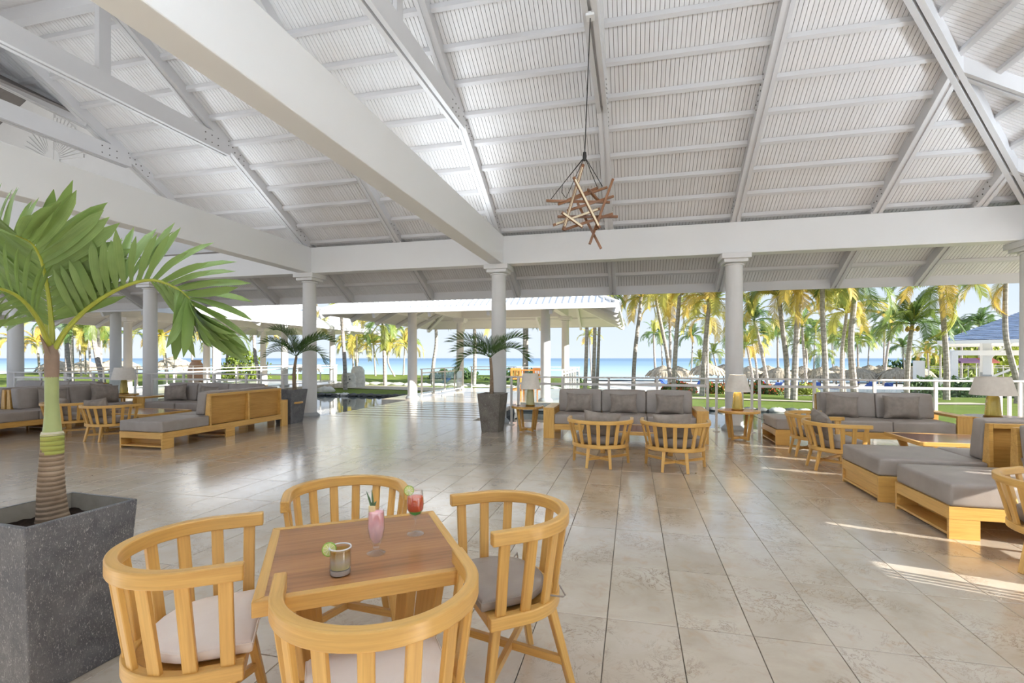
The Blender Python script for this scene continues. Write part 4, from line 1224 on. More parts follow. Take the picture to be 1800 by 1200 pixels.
def small_palm(label, x, y, H, rz, trunk, crown, mat, S=.50, taper=.72):
    t = thing('potted_palm', label, 'palm', (x, y, 0))
    pot(t, S, H, taper, rz, mat)
    o = Vector((x, y, 0))
    pth = smooth_path([p - o for p in trunk], 12)
    MB().tube(pth, [.05 - .025 * i / 12 for i in range(13)], 10).build('trunk', M_PTRUNK, t, smooth=True)
    top = pth[-1]
    for az, el, L, k in crown:
        a = math.radians(az)
        M = Matrix.Translation(top) @ Matrix.Rotation(a + YAW, 4, 'Z') @ Matrix.Rotation(-math.radians(el), 4, 'Y') @ Matrix.Diagonal((L, L, L, 1))
        f = link('frond', SF[k], t); f.matrix_local = M
    return t
small_palm('potted palm in a worn square planter before the centre column', *(CF(-.40, 10.25).xy), .78, math.radians(-4), [U(864, 700, 10.25), U(864, 660, 10.25), U(862, 628, 10.25)],
           [(185, 34, 1.1, 1), (168, 22, 1.0, 1), (200, 8, .95, 2), (100, 55, .7, 1), (60, 48, .8, 1), (10, 40, 1.05, 1), (-12, 26, 1.0, 2), (-55, 24, .75, 1), (-120, 30, .75, 1), (140, 50, .85, 1)], M_POT2)
small_palm('potted palm in a dark square planter before the left column', *(CF(-5.17, 11.5).xy), .78, math.radians(-2), [U(518, 690, 11.5), U(517, 655, 11.5), U(521, 626, 11.5)],
           [(165, 56, 1.15, 1), (188, 34, 1.0, 1), (140, 62, .95, 1), (205, 12, .8, 1), (55, 50, .8, 1), (25, 44, 1.05, 1), (0, 34, 1.15, 1), (-15, 18, 1.0, 2), (-80, 35, .7, 1), (-130, 30, .75, 1)], M_POT, .56)

# ================================================================ outdoors
def smooth01(a, b, x):
    t = max(0, min(1, (x - a) / (b - a))); return t * t * (3 - 2 * t)
def gz(x, y):
    right = -.25 - .35 * smooth01(18, 30, y) - .85 * smooth01(30, 47, y) - .85 * smooth01(60, 90, y)
    left = -.25 - .05 * smooth01(18, 50, y) - .9 * smooth01(50, 60, y) - 1.2 * smooth01(60, 85, y)
    k = smooth01(-7, 0, x)
    v = left * (1 - k) + right * k
    return v + .05 * math.sin(x * .35 + 1) * math.sin(y * .3) * smooth01(19, 26, y)
def lawn_edge(x): return 50 + (31.5 - 50) * smooth01(-7, 0, x) + 1.2 * math.sin(x * .4)
POND_X1, POND_Y1, POND_YL = 7.0, 18.6, 21.6
def grass_mat():
    t = MT('lawn_grass'); co = t.coords('Object')
    n = t.noise(co, .5, 5); n2 = t.noise(co, 14, 4, .7)
    c = t.ramp(n, [(.3, srgb(96, 118, 50)), (.7, srgb(134, 150, 70))])
    c = t.mix(.45, c, t.ramp(n2, [(.3, srgb(70, 92, 38)), (.7, srgb(158, 168, 88))]))
    t.base(c); t.bump(t.noise(co, 40, 3, .8), 1.0, .05); return t.set(.9, .1)
M_GRASS = grass_mat()
M_SAND = paint('pale_sand', srgb(240, 234, 224), .95, .1, 2.5, .1, .4)
M_PATH = paint('path_gravel', srgb(196, 184, 166), .9, .15, 5, .15, .4)
M_STONE = paint('coral_stone', srgb(232, 228, 218), .9, .3, 5, .2, .8)
M_ROCKD = paint('pond_rock', srgb(118, 118, 116), .85, .45, 5, .2, .8)
def ground(name, xs, ys, cond, dz, mat, kind=None):
    mb = MB()
    idx = {}
    def vid(i, j):
        if (i, j) not in idx:
            idx[(i, j)] = len(mb.v); x, y = xs[i], ys[j]; mb.v.append((x, y, gz(x, y) + dz)); mb.g.append((x, y, 0))
        return idx[(i, j)]
    for i in range(len(xs) - 1):
        for j in range(len(ys) - 1):
            cx, cy = (xs[i] + xs[i + 1]) / 2, (ys[j] + ys[j + 1]) / 2
            if cond(cx, cy): mb.f.append((vid(i, j), vid(i + 1, j), vid(i + 1, j + 1), vid(i, j + 1)))
    o = mb.build(name, mat, smooth=True, angle=0); o['kind'] = kind or 'structure'; return o
rng = lambda a, b, s: [a + s * i for i in range(int((b - a) / s + 1.5))]
xs = rng(-70.5, -8.5, 1.55) + rng(-7.5, 7, 1.1) + rng(8, 90, 1.2)
ys = rng(-14, 10, 4) + [11.4, 12.6, 14, 15.5, 17, POND_Y1, 20.0, POND_YL] + rng(22.6, 62, 1.2)
ground('lawn', xs, ys, lambda x, y: y < lawn_edge(x) and ((y > (POND_YL if x < -8.5 else POND_Y1)) or (x > POND_X1 and y > 11.4)) , 0, M_GRASS)
ground('beach', rng(-160, 200, 4), rng(26, 112, 3), lambda x, y: y > lawn_edge(x) - 5, -.07, M_SAND)
pv = MB().box(9.6, 60, -60, 11.4, -.5, -.25).box(-24, 9.6, -60, -2.5, -.5, -.25).box(-80, -24, -60, 11.4, -.5, -.25).build('terrace_paving', M_SAND); pv['kind'] = 'structure'
pth = MB()
def pathrow(f, w):
    pts = [f(i / 40) for i in range(41)]
    L = [];
    for i, p in enumerate(pts):
        q = pts[min(i + 1, 40)]; r = pts[max(i - 1, 0)]; t = (q - r).normalized(); n = Vector((-t.y, t.x, 0))
        for s in (-1, 1):
            v = p + n * s * w / 2; L.append((v.x, v.y, gz(v.x, v.y) + .03))
    pth.add(L, [(2 * i, 2 * i + 2, 2 * i + 3, 2 * i + 1) for i in range(40)])
pathrow(lambda u: Vector((-30 + 29 * u, 27.2 - 1.5 * u, 0)), 3.0)
pathrow(lambda u: Vector((-1 + 16 * u, 25.7 - 1.2 * u + 1.5 * u * u, 0)), 1.8)
o = pth.build('garden_path', M_PATH); o['kind'] = 'structure'
kerb = struct('trim_garden_kerb')
# kerb of pale stones beyond the path at the left
for k in range(26):
    x = -24 + k * .92; y = 29.6 + .3 * math.sin(k)
    if x > -1: break
    mb = MB().lathe([(.05, 0), (.5, .03), (.46, .14), (.2, .2)], 9); 
    mb.v = [(p[0] * 1.0 + random.uniform(-.05, .05), p[1] * .5 + random.uniform(-.05, .05), p[2] + random.uniform(-.02, .02)) for p in mb.v]
    mb.build('stone', M_STONE, kerb, smooth=True, loc=(x, y, gz(x, y) - .03))
# pond
t = MT('pond_water'); t.base(srgb(40, 52, 54)); 
wn = t.noise(t.coords('Object', (1, 1, 1)), 3.5, 3); t.bump(wn, .06, .03); M_WATER = t.set(.02, .6, 0, 0, 1.33)
pw = MB().box(-60, POND_X1, 11.37, POND_Y1, -.6, -.34).box(-60, -8.5, POND_Y1, POND_YL, -.6, -.34).build('pond_water', M_WATER); pw['kind'] = 'structure'
pe = struct('pond_edge')
MB().box(-60, -8.5, POND_YL - .02, POND_YL + .25, -.7, -.24).box(-8.5, POND_X1, POND_Y1 - .02, POND_Y1 + .25, -.7, -.26).box(POND_X1 - .02, POND_X1 + .25, 11.4, POND_Y1 + .2, -.7, -.26).build('pond_wall', M_ROCKD, pe)
rk = []
for s in range(5):
    rnd = random.Random(s + 40); mb = MB().lathe([(.05, -.12), (.32, -.1), (.36, .02), (.26, .1), (.08, .14)], 9)
    mb.v = [(p[0] + rnd.uniform(-.07, .07), p[1] * .6 + rnd.uniform(-.05, .05), p[2] + rnd.uniform(-.03, .03)) for p in mb.v]
    me = mb.mesh('stone'); me.materials.append(M_STONE if s == 2 else M_ROCKD); me.shade_smooth(); rk.append(me)
x = -22.0
while x < POND_X1:
    o = link('stone', rk[random.randrange(5)], pe); o.location = (x, (POND_YL if x < -8.5 else POND_Y1) + random.uniform(-.05, .12), -.28); o.rotation_euler = (0, 0, random.uniform(-.4, .4))
    k_ = random.uniform(.55, .8); o.scale = (k_, k_, k_ * .8); x += random.uniform(.36, .5)
for k in range(11):
    o = link('stone', rk[random.randrange(5)], pe); o.location = (POND_X1 + .1, 11.7 + k * .62, -.27); o.rotation_euler = (0, 0, PI / 2 + random.uniform(-.3, .3))
# sea
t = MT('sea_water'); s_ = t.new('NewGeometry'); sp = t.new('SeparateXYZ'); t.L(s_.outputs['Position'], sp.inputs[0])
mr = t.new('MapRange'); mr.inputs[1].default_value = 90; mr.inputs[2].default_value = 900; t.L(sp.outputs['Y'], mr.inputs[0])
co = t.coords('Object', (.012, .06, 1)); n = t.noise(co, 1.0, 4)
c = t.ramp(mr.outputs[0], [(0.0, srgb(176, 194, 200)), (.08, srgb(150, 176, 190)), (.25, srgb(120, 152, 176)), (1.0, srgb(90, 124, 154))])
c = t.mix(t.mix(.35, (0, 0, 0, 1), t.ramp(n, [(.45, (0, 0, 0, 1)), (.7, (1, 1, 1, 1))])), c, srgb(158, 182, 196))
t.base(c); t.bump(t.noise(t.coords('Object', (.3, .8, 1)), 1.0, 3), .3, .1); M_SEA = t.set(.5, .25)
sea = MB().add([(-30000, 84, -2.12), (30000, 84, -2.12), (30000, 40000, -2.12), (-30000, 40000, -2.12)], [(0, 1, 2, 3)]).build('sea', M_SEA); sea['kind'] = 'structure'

# bridge of planks over the pond and the walkway pavilion
br = struct('floor_walkway')
y = 11.38; k = 0
M_PLANK = M_TILE
while y < 16.6:
    mb = MB(); z = random.uniform(-.002, .002); o = random.random() * 40
    mb.box(-7.85, -3.75, y, y + .43, -.12, z); mb.g = [(g_[0] + o, g_[1], g_[2]) for g_ in mb.g]
    mb.build('plank', M_PLANK, br); y += .53
MB().box(-7.75, -7.6, 11.3, 16.6, -.5, -.13).box(-4.0, -3.85, 11.3, 16.6, -.5, -.13).box(-5.9, -5.7, 11.3, 16.6, -.5, -.13).build('bearer', M_ROCKD, br)
MB().box(-9.0, -2.2, 16.6, 24.0, -.28, -.014).build('platform_slab', M_ROCKD, br)
for i in range(7):
    for j in range(8):
        mb = MB(); o = random.random() * 40
        mb.box(-9.0 + i * .971 + .003, -9.0 + (i + 1) * .971 - .003, 16.6 + j * .925 + .003, 16.6 + (j + 1) * .925 - .003, -.014, random.uniform(-.001, .001)); mb.g = [(g_[0] + o, g_[1] + o, g_[2]) for g_ in mb.g]
        mb.build('tile', M_TILE, br)
M_ROOFW = paint('white_metal_roof', srgb(236, 238, 240), .35, .02, 2, .4)
M_SOFF = paint('white_soffit', srgb(226, 225, 222), .6, .04, 3, .2)
def pavilion(label, x0, x1, y0, y1, ze, zr_, along, cols, seam=.2, seam_sides='front', colz=0.0, roofm=None, beam_in=2.0):
    """hip roof over the eave rectangle; ridge along 'x' or 'y'; or a point when square"""
    t = thing('garden_pavilion', label, 'pavilion')
    roofm = roofm or M_ROOFW
    cx, cy = (x0 + x1) / 2, (y0 + y1) / 2
    hx, hy = (x1 - x0) / 2, (y1 - y0) / 2
    h = min(hx, hy)
    if along == 'x': A, B = (x0 + h, cy, zr_), (x1 - h, cy, zr_)
    else: A, B = (cx, y0 + h, zr_), (cx, y1 - h, zr_)
    c = [(x0, y0, ze), (x1, y0, ze), (x1, y1, ze), (x0, y1, ze)]
    if along == 'x': pl = [[c[0], c[1], B, A], [c[1], c[2], B], [c[2], c[3], A, B], [c[3], c[0], A]]
    else: pl = [[c[0], c[1], A], [c[1], c[2], B, A], [c[2], c[3], B], [c[3], c[0], A, B]]
    for p in pl:
        mb = MB(); slab(mb, p, .07); mb.build('roof_slope', roofm, t)
    # standing seams
    if seam:
        def seams(p, sm):
            a, b = Vector(p[0]), Vector(p[1]); L = (b - a).length; n = int(L / sm)
            d = (b - a).normalized(); rise = (zr_ - ze) / h
            inw = Vector((-d.y, d.x, 0))
            mb = MB()
            res = []
            for k in range(1, n):
                s = L * k / n; run = min(s, L - s, h)
                q0 = a + d * s + Vector((0, 0, .085)); q1 = q0 + inw * run * .995 + Vector((0, 0, run * rise))
                res.append((q0, q1))
            return res
        for i, p in enumerate(pl):
            rs = seams(p, seam)
            if i == 0 and seam_sides == 'front':
                for q0, q1 in rs: MB().bar(q0, q1, .03, .045).build('seam', roofm, t)
            else:
                mb = MB()
                for q0, q1 in rs: mb.bar(q0, q1, .03, .045)
                mb.build('seams', roofm, t, kind='stuff')
        for q in c:
            e_ = Vector(A if (Vector(A) - Vector(q)).length < (Vector(B) - Vector(q)).length else B)
            MB().bar(Vector(q) + Vector((0, 0, .09)), e_ + Vector((0, 0, .09)), .18, .06).build('hip_cap', roofm, t)
    # gutter and fascia
    mb = MB()
    for i in range(4):
        a, b = Vector(c[i]), Vector(c[(i + 1) % 4])
        mb.bar(a + Vector((0, 0, -.02)), b + Vector((0, 0, -.02)), .10, .15)
    mb.build('gutter', M_WHITE, t)
    # soffit boards just below the slopes, rafters
    for p in pl:
        mb = MB(); slab(mb, [(q[0] * .998 + cx * .002, q[1] * .998 + cy * .002, q[2] - .09) for q in p], .03); mb.build('soffit', M_SOFF, t)
    rise = (zr_ - ze) / h
    for q in c:
        e_ = Vector(A if (Vector(A) - Vector(q)).length < (Vector(B) - Vector(q)).length else B)
        MB().bar(Vector(q) + Vector((0, 0, -.17)), e_ + Vector((0, 0, -.17)), .16, .16).build('hip_rafter', M_WHITE, t)
    def rafters(i):
        p = pl[i]; a, b = Vector(p[0]), Vector(p[1]); L = (b - a).length; n = max(3, int(L / 1.7)); d = (b - a).normalized(); inw = Vector((-d.y, d.x, 0))
        for k in range(1, n):
            s = L * k / n; run = min(s, L - s, h) * .98
            q0 = a + d * s + inw * .05 + Vector((0, 0, -.17)); q1 = q0 + inw * run + Vector((0, 0, run * rise))
            MB().bar(q0, q1, .10, .16).build('rafter', M_WHITE, t)
        for r_ in (.8, 1.7, 2.5):
            if r_ < h: MB().bar(a + d * r_ + inw * r_ + Vector((0, 0, r_ * rise - .11)), b - d * r_ + inw * r_ + Vector((0, 0, r_ * rise - .11)), .06, .07).build('purlin', M_WHITE, t)
    for i in range(4): rafters(i)
    bx0, bx1, by0, by1 = min(q[0] for q in cols), max(q[0] for q in cols), min(q[1] for q in cols), max(q[1] for q in cols)
    zb = ze + rise * beam_in - .28
    mb = MB()
    mb.box(bx0 - .13, bx1 + .13, by0 - .13, by0 + .13, zb - .45, zb).box(bx0 - .13, bx1 + .13, by1 - .13, by1 + .13, zb - .45, zb)
    mb.box(bx0 - .13, bx0 + .13, by0 + .13, by1 - .13, zb - .45, zb).box(bx1 - .13, bx1 + .13, by0 + .13, by1 - .13, zb - .45, zb)
    mb.build('ring_beam', M_WHITE, t)
    for x, y in cols:
        e_ = bpy.data.objects.new('column', None); COL.objects.link(e_); e_.parent = t
        column(x, y, .178, 'column', e_, zb - .45, colz)
    return t
pavilion('white hip roofed pavilion over the walkway beyond the pond', -10.6, -.45, 15.2, 24.6, 3.12, 5.5, 'x', [(-8.05, 17.2), (-2.98, 17.2), (-8.05, 22.5), (-2.98, 22.5)])
pavilion('white roofed pavilion farther left beyond the pond', -25.6, -16.1, 13.35, 29.6, 3.2, 5.5, 'y', [(-18.3, 14.1), (-18.3, 18.6), (-18.3, 23.1), (-18.3, 27.5), (-23.4, 14.1), (-23.4, 18.6), (-23.4, 23.1), (-23.4, 27.5)], .6, 'none')
fl = MB().box(-24.6, -17.2, 13.0, 28.6, -.4, -.005).build('floor_pavilion', M_TILE); fl['kind'] = 'structure'
railing('white sunlit railing along the right edge of the farther left pavilion', (-17.9, 14.4), (-17.9, 27.4), [.1, 1.7, 3.3, 4.9, 6.5, 8.1, 9.7, 11.3, 12.9], (), 0, False, 'white_railing')
railing('white sunlit railing on the far edge of the farther left pavilion', (-23.3, 27.6), (-18.4, 27.6), [.1, 1.2, 2.4, 3.6, 4.8], (), 0, False, 'white_railing')
railing('white sunlit railing on the far left edge of the farther left pavilion', (-23.7, 14.4), (-23.7, 27.4), [.1, 1.7, 3.3, 4.9, 6.5, 8.1, 9.7, 11.3, 12.9], (), 0, False, 'white_railing')
railing('glass railing on the left edge of the walkway platform', (-7.85, 17.5), (-7.85, 22.4), [.1, 1.3, 2.5, 3.7, 4.8])
railing('glass railing across the far end of the walkway platform', (-7.9, 23.5), (-2.6, 23.5), [.1, 1.4, 2.7, 4.0, 5.2])
railing('white railing on the right edge of the walkway platform', (-2.45, 17.6), (-2.45, 23.4), [.1, .95, 1.8, 2.65, 3.5, 4.35, 5.7])
# bar chairs and table on the platform
M_ORANGE = grain('warm_teak', srgb(206, 132, 66), srgb(228, 158, 88), .4, .3)
def barchair(label, x, y, rz):
    t = thing('bar_chair', label, 'chair', (x, y, 0), rz)
    MB().box(-.2, .2, -.2, .2, .70, .735).build('seat', M_ORANGE, t)
    for sx in (-1, 1):
        MB().bar((sx * .18, -.18, 0), (sx * .18, -.2, 1.12), .04, .04).build('leg', M_ORANGE, t)
        MB().bar((sx * .18, .18, 0), (sx * .18, .18, .70), .04, .04).build('leg', M_ORANGE, t)
    MB().box(-.2, .2, -.215, -.185, 1.04, 1.13).build('top_rail', M_ORANGE, t)
    for k in range(5): MB().box(-.15 + k * .07, -.12 + k * .07, -.21, -.19, .735, 1.05).build('back_slat', M_ORANGE, t)
    MB().box(-.18, .18, .165, .195, .25, .29).box(-.18, .18, -.195, -.165, .32, .36).build('foot_rail', M_ORANGE, t)
barchair('orange teak bar chair on the platform, right beside the centre column', -4.35, 18.5, .2)
barchair('orange teak bar chair on the platform, at the pale lamp', -3.5, 18.9, -.2)
barchair('orange teak bar chair on the platform, half hidden by the centre column', -5.2, 19.0, .4)
t = thing('bar_table', 'high orange teak table on the platform behind the pale lamp', 'table', (-3.95, 19.7, 0))
MB().box(-.5, .5, -.35, .35, 1.0, 1.04).build('table_top', M_ORANGE, t)
for sx in (-1, 1):
    for sy in (-1, 1): MB().bar((sx * .42, sy * .28, 0), (sx * .42, sy * .28, 1.0), .06, .06).build('leg', M_ORANGE, t)

# ---------------------------------------------------------------- coconut palms
CF_M = {}
for kn_, mt_ in (('g', M_FR_G), ('y', M_FR_Y), ('d', M_FR_D)):
    CF_M[kn_] = [frond_mesh('frond', 1.0, dr, 34, .020, .26, mt_, .011, i * 7 + 3, .9) for i, dr in enumerate((.5, .85, 1.2, 1.7))]
M_COCO = paint('coconut_husk', srgb(176, 150, 66), .5, .25, 8)
def coco(label, pts, d, r, crown, size=2.6, nf=14, group=None, nuts=False, hang=(), seed=None):
    """pts: picture points of the trunk from the ground up, at distance d"""
    rnd = random.Random(seed if seed is not None else int(pts[0][0] * 7 + d))
    P = [U(px, py, d + (0 if i == 0 else 0)) for i, (px, py) in enumerate(pts)]
    b = P[0].copy(); b.z = gz(b.x, b.y) - .05
    if P[0].z > b.z + .02: P.insert(0, Vector((P[0].x + (P[0].x - P[1].x) * .12, P[0].y, b.z)))
    else: b = P[0]
    o = P[0].copy()
    t = thing('coconut_palm', label, 'palm tree', o, 0, group)
    path = smooth_path([p - o for p in P], 14)
    MB().tube(path, [r * (1.25 if i == 0 else 1.0 - .35 * i / 14) for i in range(15)], 9).build('trunk', M_TRUNK, t, smooth=True)
    top = path[-1]
    for k in range(nf):
        az = 2 * PI * k / nf * 1.0 + rnd.uniform(-.25, .25)
        lay = k % 3
        el = (62, 30, 2)[lay] + rnd.uniform(-12, 12)
        c = crown if isinstance(crown, str) else crown[0]
        cc = rnd.choice(c)
        if lay == 2 and 'y' in c: cc = 'y'
        L = size * rnd.uniform(.85, 1.1)
        f = link('frond', CF_M[cc][(1, 2, 2)[lay] if rnd.random() < .7 else 3], t)
        f.matrix_local = Matrix.Translation(top) @ Matrix.Rotation(az, 4, 'Z') @ Matrix.Rotation(-math.radians(el), 4, 'Y') @ Matrix.Diagonal((L, L, L, 1))
    for az, el, L, cc in hang:
        f = link('frond', CF_M[cc][2], t)
        f.matrix_local = Matrix.Translation(top) @ Matrix.Rotation(math.radians(az) + YAW, 4, 'Z') @ Matrix.Rotation(-math.radians(el), 4, 'Y') @ Matrix.Diagonal((L, L, L, 1))
    if nuts:
        for k in range(6):
            a = k * 1.05
            mb = MB().lathe([(.02, -.13), (.1, -.06), (.105, .03), (.03, .12)], 8, (top.x + .25 * math.cos(a), top.y + .25 * math.sin(a), top.z - .2 - .08 * (k % 2)))
            mb.build('coconut', M_COCO, t, smooth=True)
    return t
# near row on the right
coco('coconut palm with yellow crown, first tall one right of the walkway roof', [(1113, 682), (1116, 620), (1124, 552), (1127, 522)], 31, .15, 'yyg', 2.9, 16)
coco('thin coconut palm far off behind the first yellow crowned one', [(1153, 672), (1150, 620), (1149, 588)], 62, .16, 'gd', 2.6, 12)
coco('coconut palm leaning left, its trunk starting beside the straight pair', [(1180, 684), (1172, 620), (1160, 560), (1152, 520)], 33, .15, 'gy', 3.0, 16)
coco('straight tall coconut palm with orange coconuts under the eave', [(1184, 690), (1187, 620), (1192, 550), (1196, 505)], 28, .15, 'ygy', 3.0, 16, None, True)
coco('slim coconut palm just left of the straight one with coconuts', [(1176, 670), (1178, 620), (1177, 540)], 40, .15, 'gy', 3.0, 16)
coco('coconut palm with grey trunk left of the right-hand white column', [(1234, 692), (1237, 640), (1241, 590), (1247, 530)], 27, .16, 'yg', 2.8, 18)
coco('coconut palm close behind the one left of the right-hand column', [(1243, 680), (1243, 620), (1244, 560)], 34, .14, 'yg', 2.8, 14)
coco('small far coconut palm between column and grey trunk, over thatch', [(1262, 655), (1258, 640), (1254, 622)], 70, .14, 'g', 2.6, 12)
coco('far coconut palm low over the thatch at the left', [(1230, 660), (1231, 634)], 75, .14, 'g', 2.5, 12)
coco('leaning coconut palm right of the column, crown dark green', [(1350, 676), (1341, 630), (1333, 590), (1326, 565)], 36, .14, 'dg', 2.6, 16)
coco('slim leaning coconut palm nearest the right side of the column', [(1324, 672), (1319, 640), (1313, 610)], 46, .14, 'yg', 2.6, 14)
coco('slim curved coconut palm between two leaning ones by the column', [(1332, 672), (1328, 630), (1322, 600)], 48, .13, 'yg', 2.6, 12)
coco('thin coconut palm standing clear against the sky right of the leaning ones', [(1368, 660), (1367, 620), (1367, 588)], 58, .15, 'g', 2.7, 14)
coco('big coconut palm with purplish trunk leaning left up to the eave', [(1384, 690), (1383, 640), (1376, 580), (1369, 520)], 26, .16, 'yg', 3.0, 18, None, False, ((200, 10, 2.6, 'y'), (-40, 0, 2.4, 'y')))
coco('thick coconut palm with yellow skirts reaching the eave, two right of the column', [(1396, 690), (1399, 620), (1403, 550), (1406, 500)], 25, .18, 'yyg', 3.0, 16, None, False, ((200, -35, 2.2, 'y'), (-20, -30, 1.8, 'y')))
coco('slim coconut palm behind the thick one', [(1418, 680), (1413, 620), (1410, 575)], 38, .13, 'gd', 2.5, 14)
coco('short coconut palm with round green crown left of the grey banded trunk', [(1417, 655), (1418, 625), (1415, 605)], 52, .14, 'g', 2.8, 16)
coco('coconut palm with straight grey banded trunk reaching the eave', [(1453, 698), (1450, 620), (1446, 550), (1446, 500)], 24, .155, 'gy', 2.8, 14, None, False, ((-10, -25, 2.2, 'y'),))
coco('small far coconut palm behind the banded trunk', [(1441, 660), (1446, 640), (1445, 622)], 66, .14, 'g', 2.8, 13)
coco('coconut palm with high green crown right of the banded trunk', [(1480, 684), (1480, 620), (1486, 570), (1488, 550)], 32, .13, 'gy', 3.2, 18)
coco('slim coconut palm twin beside the high green crown', [(1485, 690), (1482, 640), (1486, 600)], 36, .12, 'g', 2.4, 12)
coco('thick pale coconut palm leaning right up to the eave', [(1503, 696), (1497, 630), (1497, 580), (1506, 500)], 24, .18, 'gd', 2.9, 16)
coco('thin far coconut palm right of the thick pale one', [(1509, 664), (1508, 630), (1507, 600)], 58, .14, 'g', 2.8, 14)
coco('slim coconut palm with small crown against the sky over the thatch', [(1553, 664), (1554, 620), (1555, 582)], 60, .13, 'gd', 2.2, 12)
coco('slender coconut palm leaning right behind the thatch parasols', [(1555, 660), (1561, 610), (1569, 565)], 55, .16, 'gd', 3.0, 16)
coco('coconut palm with coconuts and full green crown in the open sky', [(1594, 690), (1596, 640), (1600, 595), (1604, 570)], 27, .15, 'gd', 2.6, 20, None, True)
coco('coconut palm with one great frond hanging along its trunk', [(1664, 694), (1664, 640), (1660, 580), (1653, 500)], 25, .16, 'gy', 2.9, 12, None, False, ((-20, -72, 3.6, 'g'), (170, 12, 3.2, 'g'), (5, 14, 3.2, 'g'), (215, -20, 3.0, 'g')))
coco('small coconut palm far behind the hanging frond palm, left side', [(1632, 648), (1631, 620)], 64, .13, 'gy', 2.8, 14)
coco('small coconut palm right of it, before the dark hedge', [(1653, 648), (1653, 606)], 60, .14, 'g', 2.8, 14)
coco('bushy far coconut palm over the blue roof ridge', [(1722, 600), (1722, 570)], 60, .16, 'd', 3.2, 18)
coco('far coconut palm behind the blue roof at its left end', [(1690, 610), (1692, 575)], 62, .16, 'dg', 3.0, 16)
coco('curved coconut palm before the blue roof, trunk leaning over', [(1788, 672), (1777, 630), (1768, 590), (1767, 540), (1768, 498)], 22, .13, 'yg', 2.2, 10, None, False, ((170, -60, 1.8, 'y'),))
# centre and left
coco('left trunk of the three palms right of the walkway columns', [(1028, 690), (1030, 640), (1032, 560), (1032, 520)], 30, .13, 'g', 2.4, 12)
coco('middle trunk of the three palms right of the walkway columns', [(1043, 690), (1044, 640), (1046, 560), (1047, 520)], 30, .13, 'g', 2.4, 12)
coco('right trunk of the three palms right of the walkway columns', [(1049, 690), (1051, 640), (1054, 560), (1055, 520)], 31, .11, 'g', 2.4, 12)
coco('far yellow green palm seen between the three trunks', [(1040, 660), (1036, 592)], 70, .13, 'yg', 2.6, 14)
coco('dark coconut palm trunk right of the centre column', [(921, 684), (922, 620), (922, 550)], 32, .14, 'dg', 2.2, 12)
coco('coconut palm trunk close right of the dark one by the centre column', [(926, 680), (926, 620), (927, 556)], 34, .12, 'g', 2.2, 10)
coco('coconut palm with hanging leaves left of the centre potted palm', [(833, 684), (835, 630), (834, 570), (833, 540)], 31, .13, 'yg', 2.4, 12, None, False, ((200, -60, 1.6, 'g'),))
coco('curved coconut palm left of the walkway railing', [(758, 688), (762, 640), (767, 600), (765, 556)], 33, .14, 'g', 2.0, 10)
coco('pale coconut palm close behind the left walkway column', [(607, 690), (606, 640), (602, 580), (599, 546)], 27, .12, 'yg', 2.4, 12)
coco('dark trunked coconut palm left of the walkway column with hanging crown', [(677, 678), (676, 630), (674, 580), (672, 566)], 31, .14, 'gd', 2.3, 16, None, False, ((-60, -60, 2.4, 'g'), (200, -50, 2.0, 'g')))
for i, (x0, x1, y1, d, c) in enumerate([(660, 657, 606, 52, 'yg'), (693, 687, 606, 50, 'yg'), (709, 712, 606, 54, 'yg'), (626, 624, 604, 55, 'yg'), (622, 619, 600, 56, 'g'), (628, 627, 590, 50, 'yg')]):
    coco(('far coconut palm on the lawn crest, midway between sculpture and walkway column', 'far curved coconut palm on the lawn crest near the walkway column', 'far coconut palm on the lawn crest closest to the walkway column', 'far coconut palm right behind the stone sculpture', 'far coconut palm behind the left edge of the stone sculpture', 'tallest far palm behind the stone sculpture')[i], [(x0, 660), ((x0 + x1) / 2 + (8 if i == 1 else 0) * -1, 635), (x1, y1)], d, .11, c, 2.8, 14, 'far palms on the lawn crest')
coco('coconut palm behind the left potted palm, trunk bent', [(455, 660), (448, 620), (445, 560)], 36, .15, 'gd', 2.4, 12)
coco('coconut palm with hanging yellow fronds left of the potted palm crown', [(466, 655), (463, 620), (461, 575)], 40, .13, 'yg', 2.4, 12, None, False, ((-30, -70, 2.6, 'y'),))
coco('coconut palm right of the thatched hut under the drooping frond', [(400, 658), (399, 600)], 44, .14, 'g', 2.6, 12)
coco('yellow coconut palm over the left thatch, right of the left column', [(294, 662), (289, 620), (285, 590)], 42, .16, 'yyg', 2.7, 16)
coco('second yellow coconut palm right of the first over the left thatch', [(308, 662), (309, 620), (309, 580)], 44, .15, 'yg', 2.6, 14)
coco('third coconut palm over the left thatch, slim', [(337, 662), (338, 620), (336, 585)], 52, .12, 'yg', 2.6, 14)
coco('coconut palm between the two columns on the left', [(229, 662), (228, 630), (226, 588)], 46, .13, 'gd', 2.6, 14)
coco('thick coconut palm trunk just right of the big palm stem', [(120, 664), (119, 620), (117, 560)], 32, .2, 'gd', 2.4, 12)
coco('slim coconut palm right of the thick trunk by the big palm stem', [(128, 664), (127, 620), (126, 560)], 36, .12, 'yg', 2.4, 12)
coco('leaning dark coconut palm at the left between big palm and column', [(180, 664), (170, 625), (160, 560)], 30, .17, 'gd', 2.4, 12)
coco('dark slim coconut palm right of the leaning dark one', [(176, 664), (174, 620), (172, 556)], 34, .13, 'g', 2.4, 12)
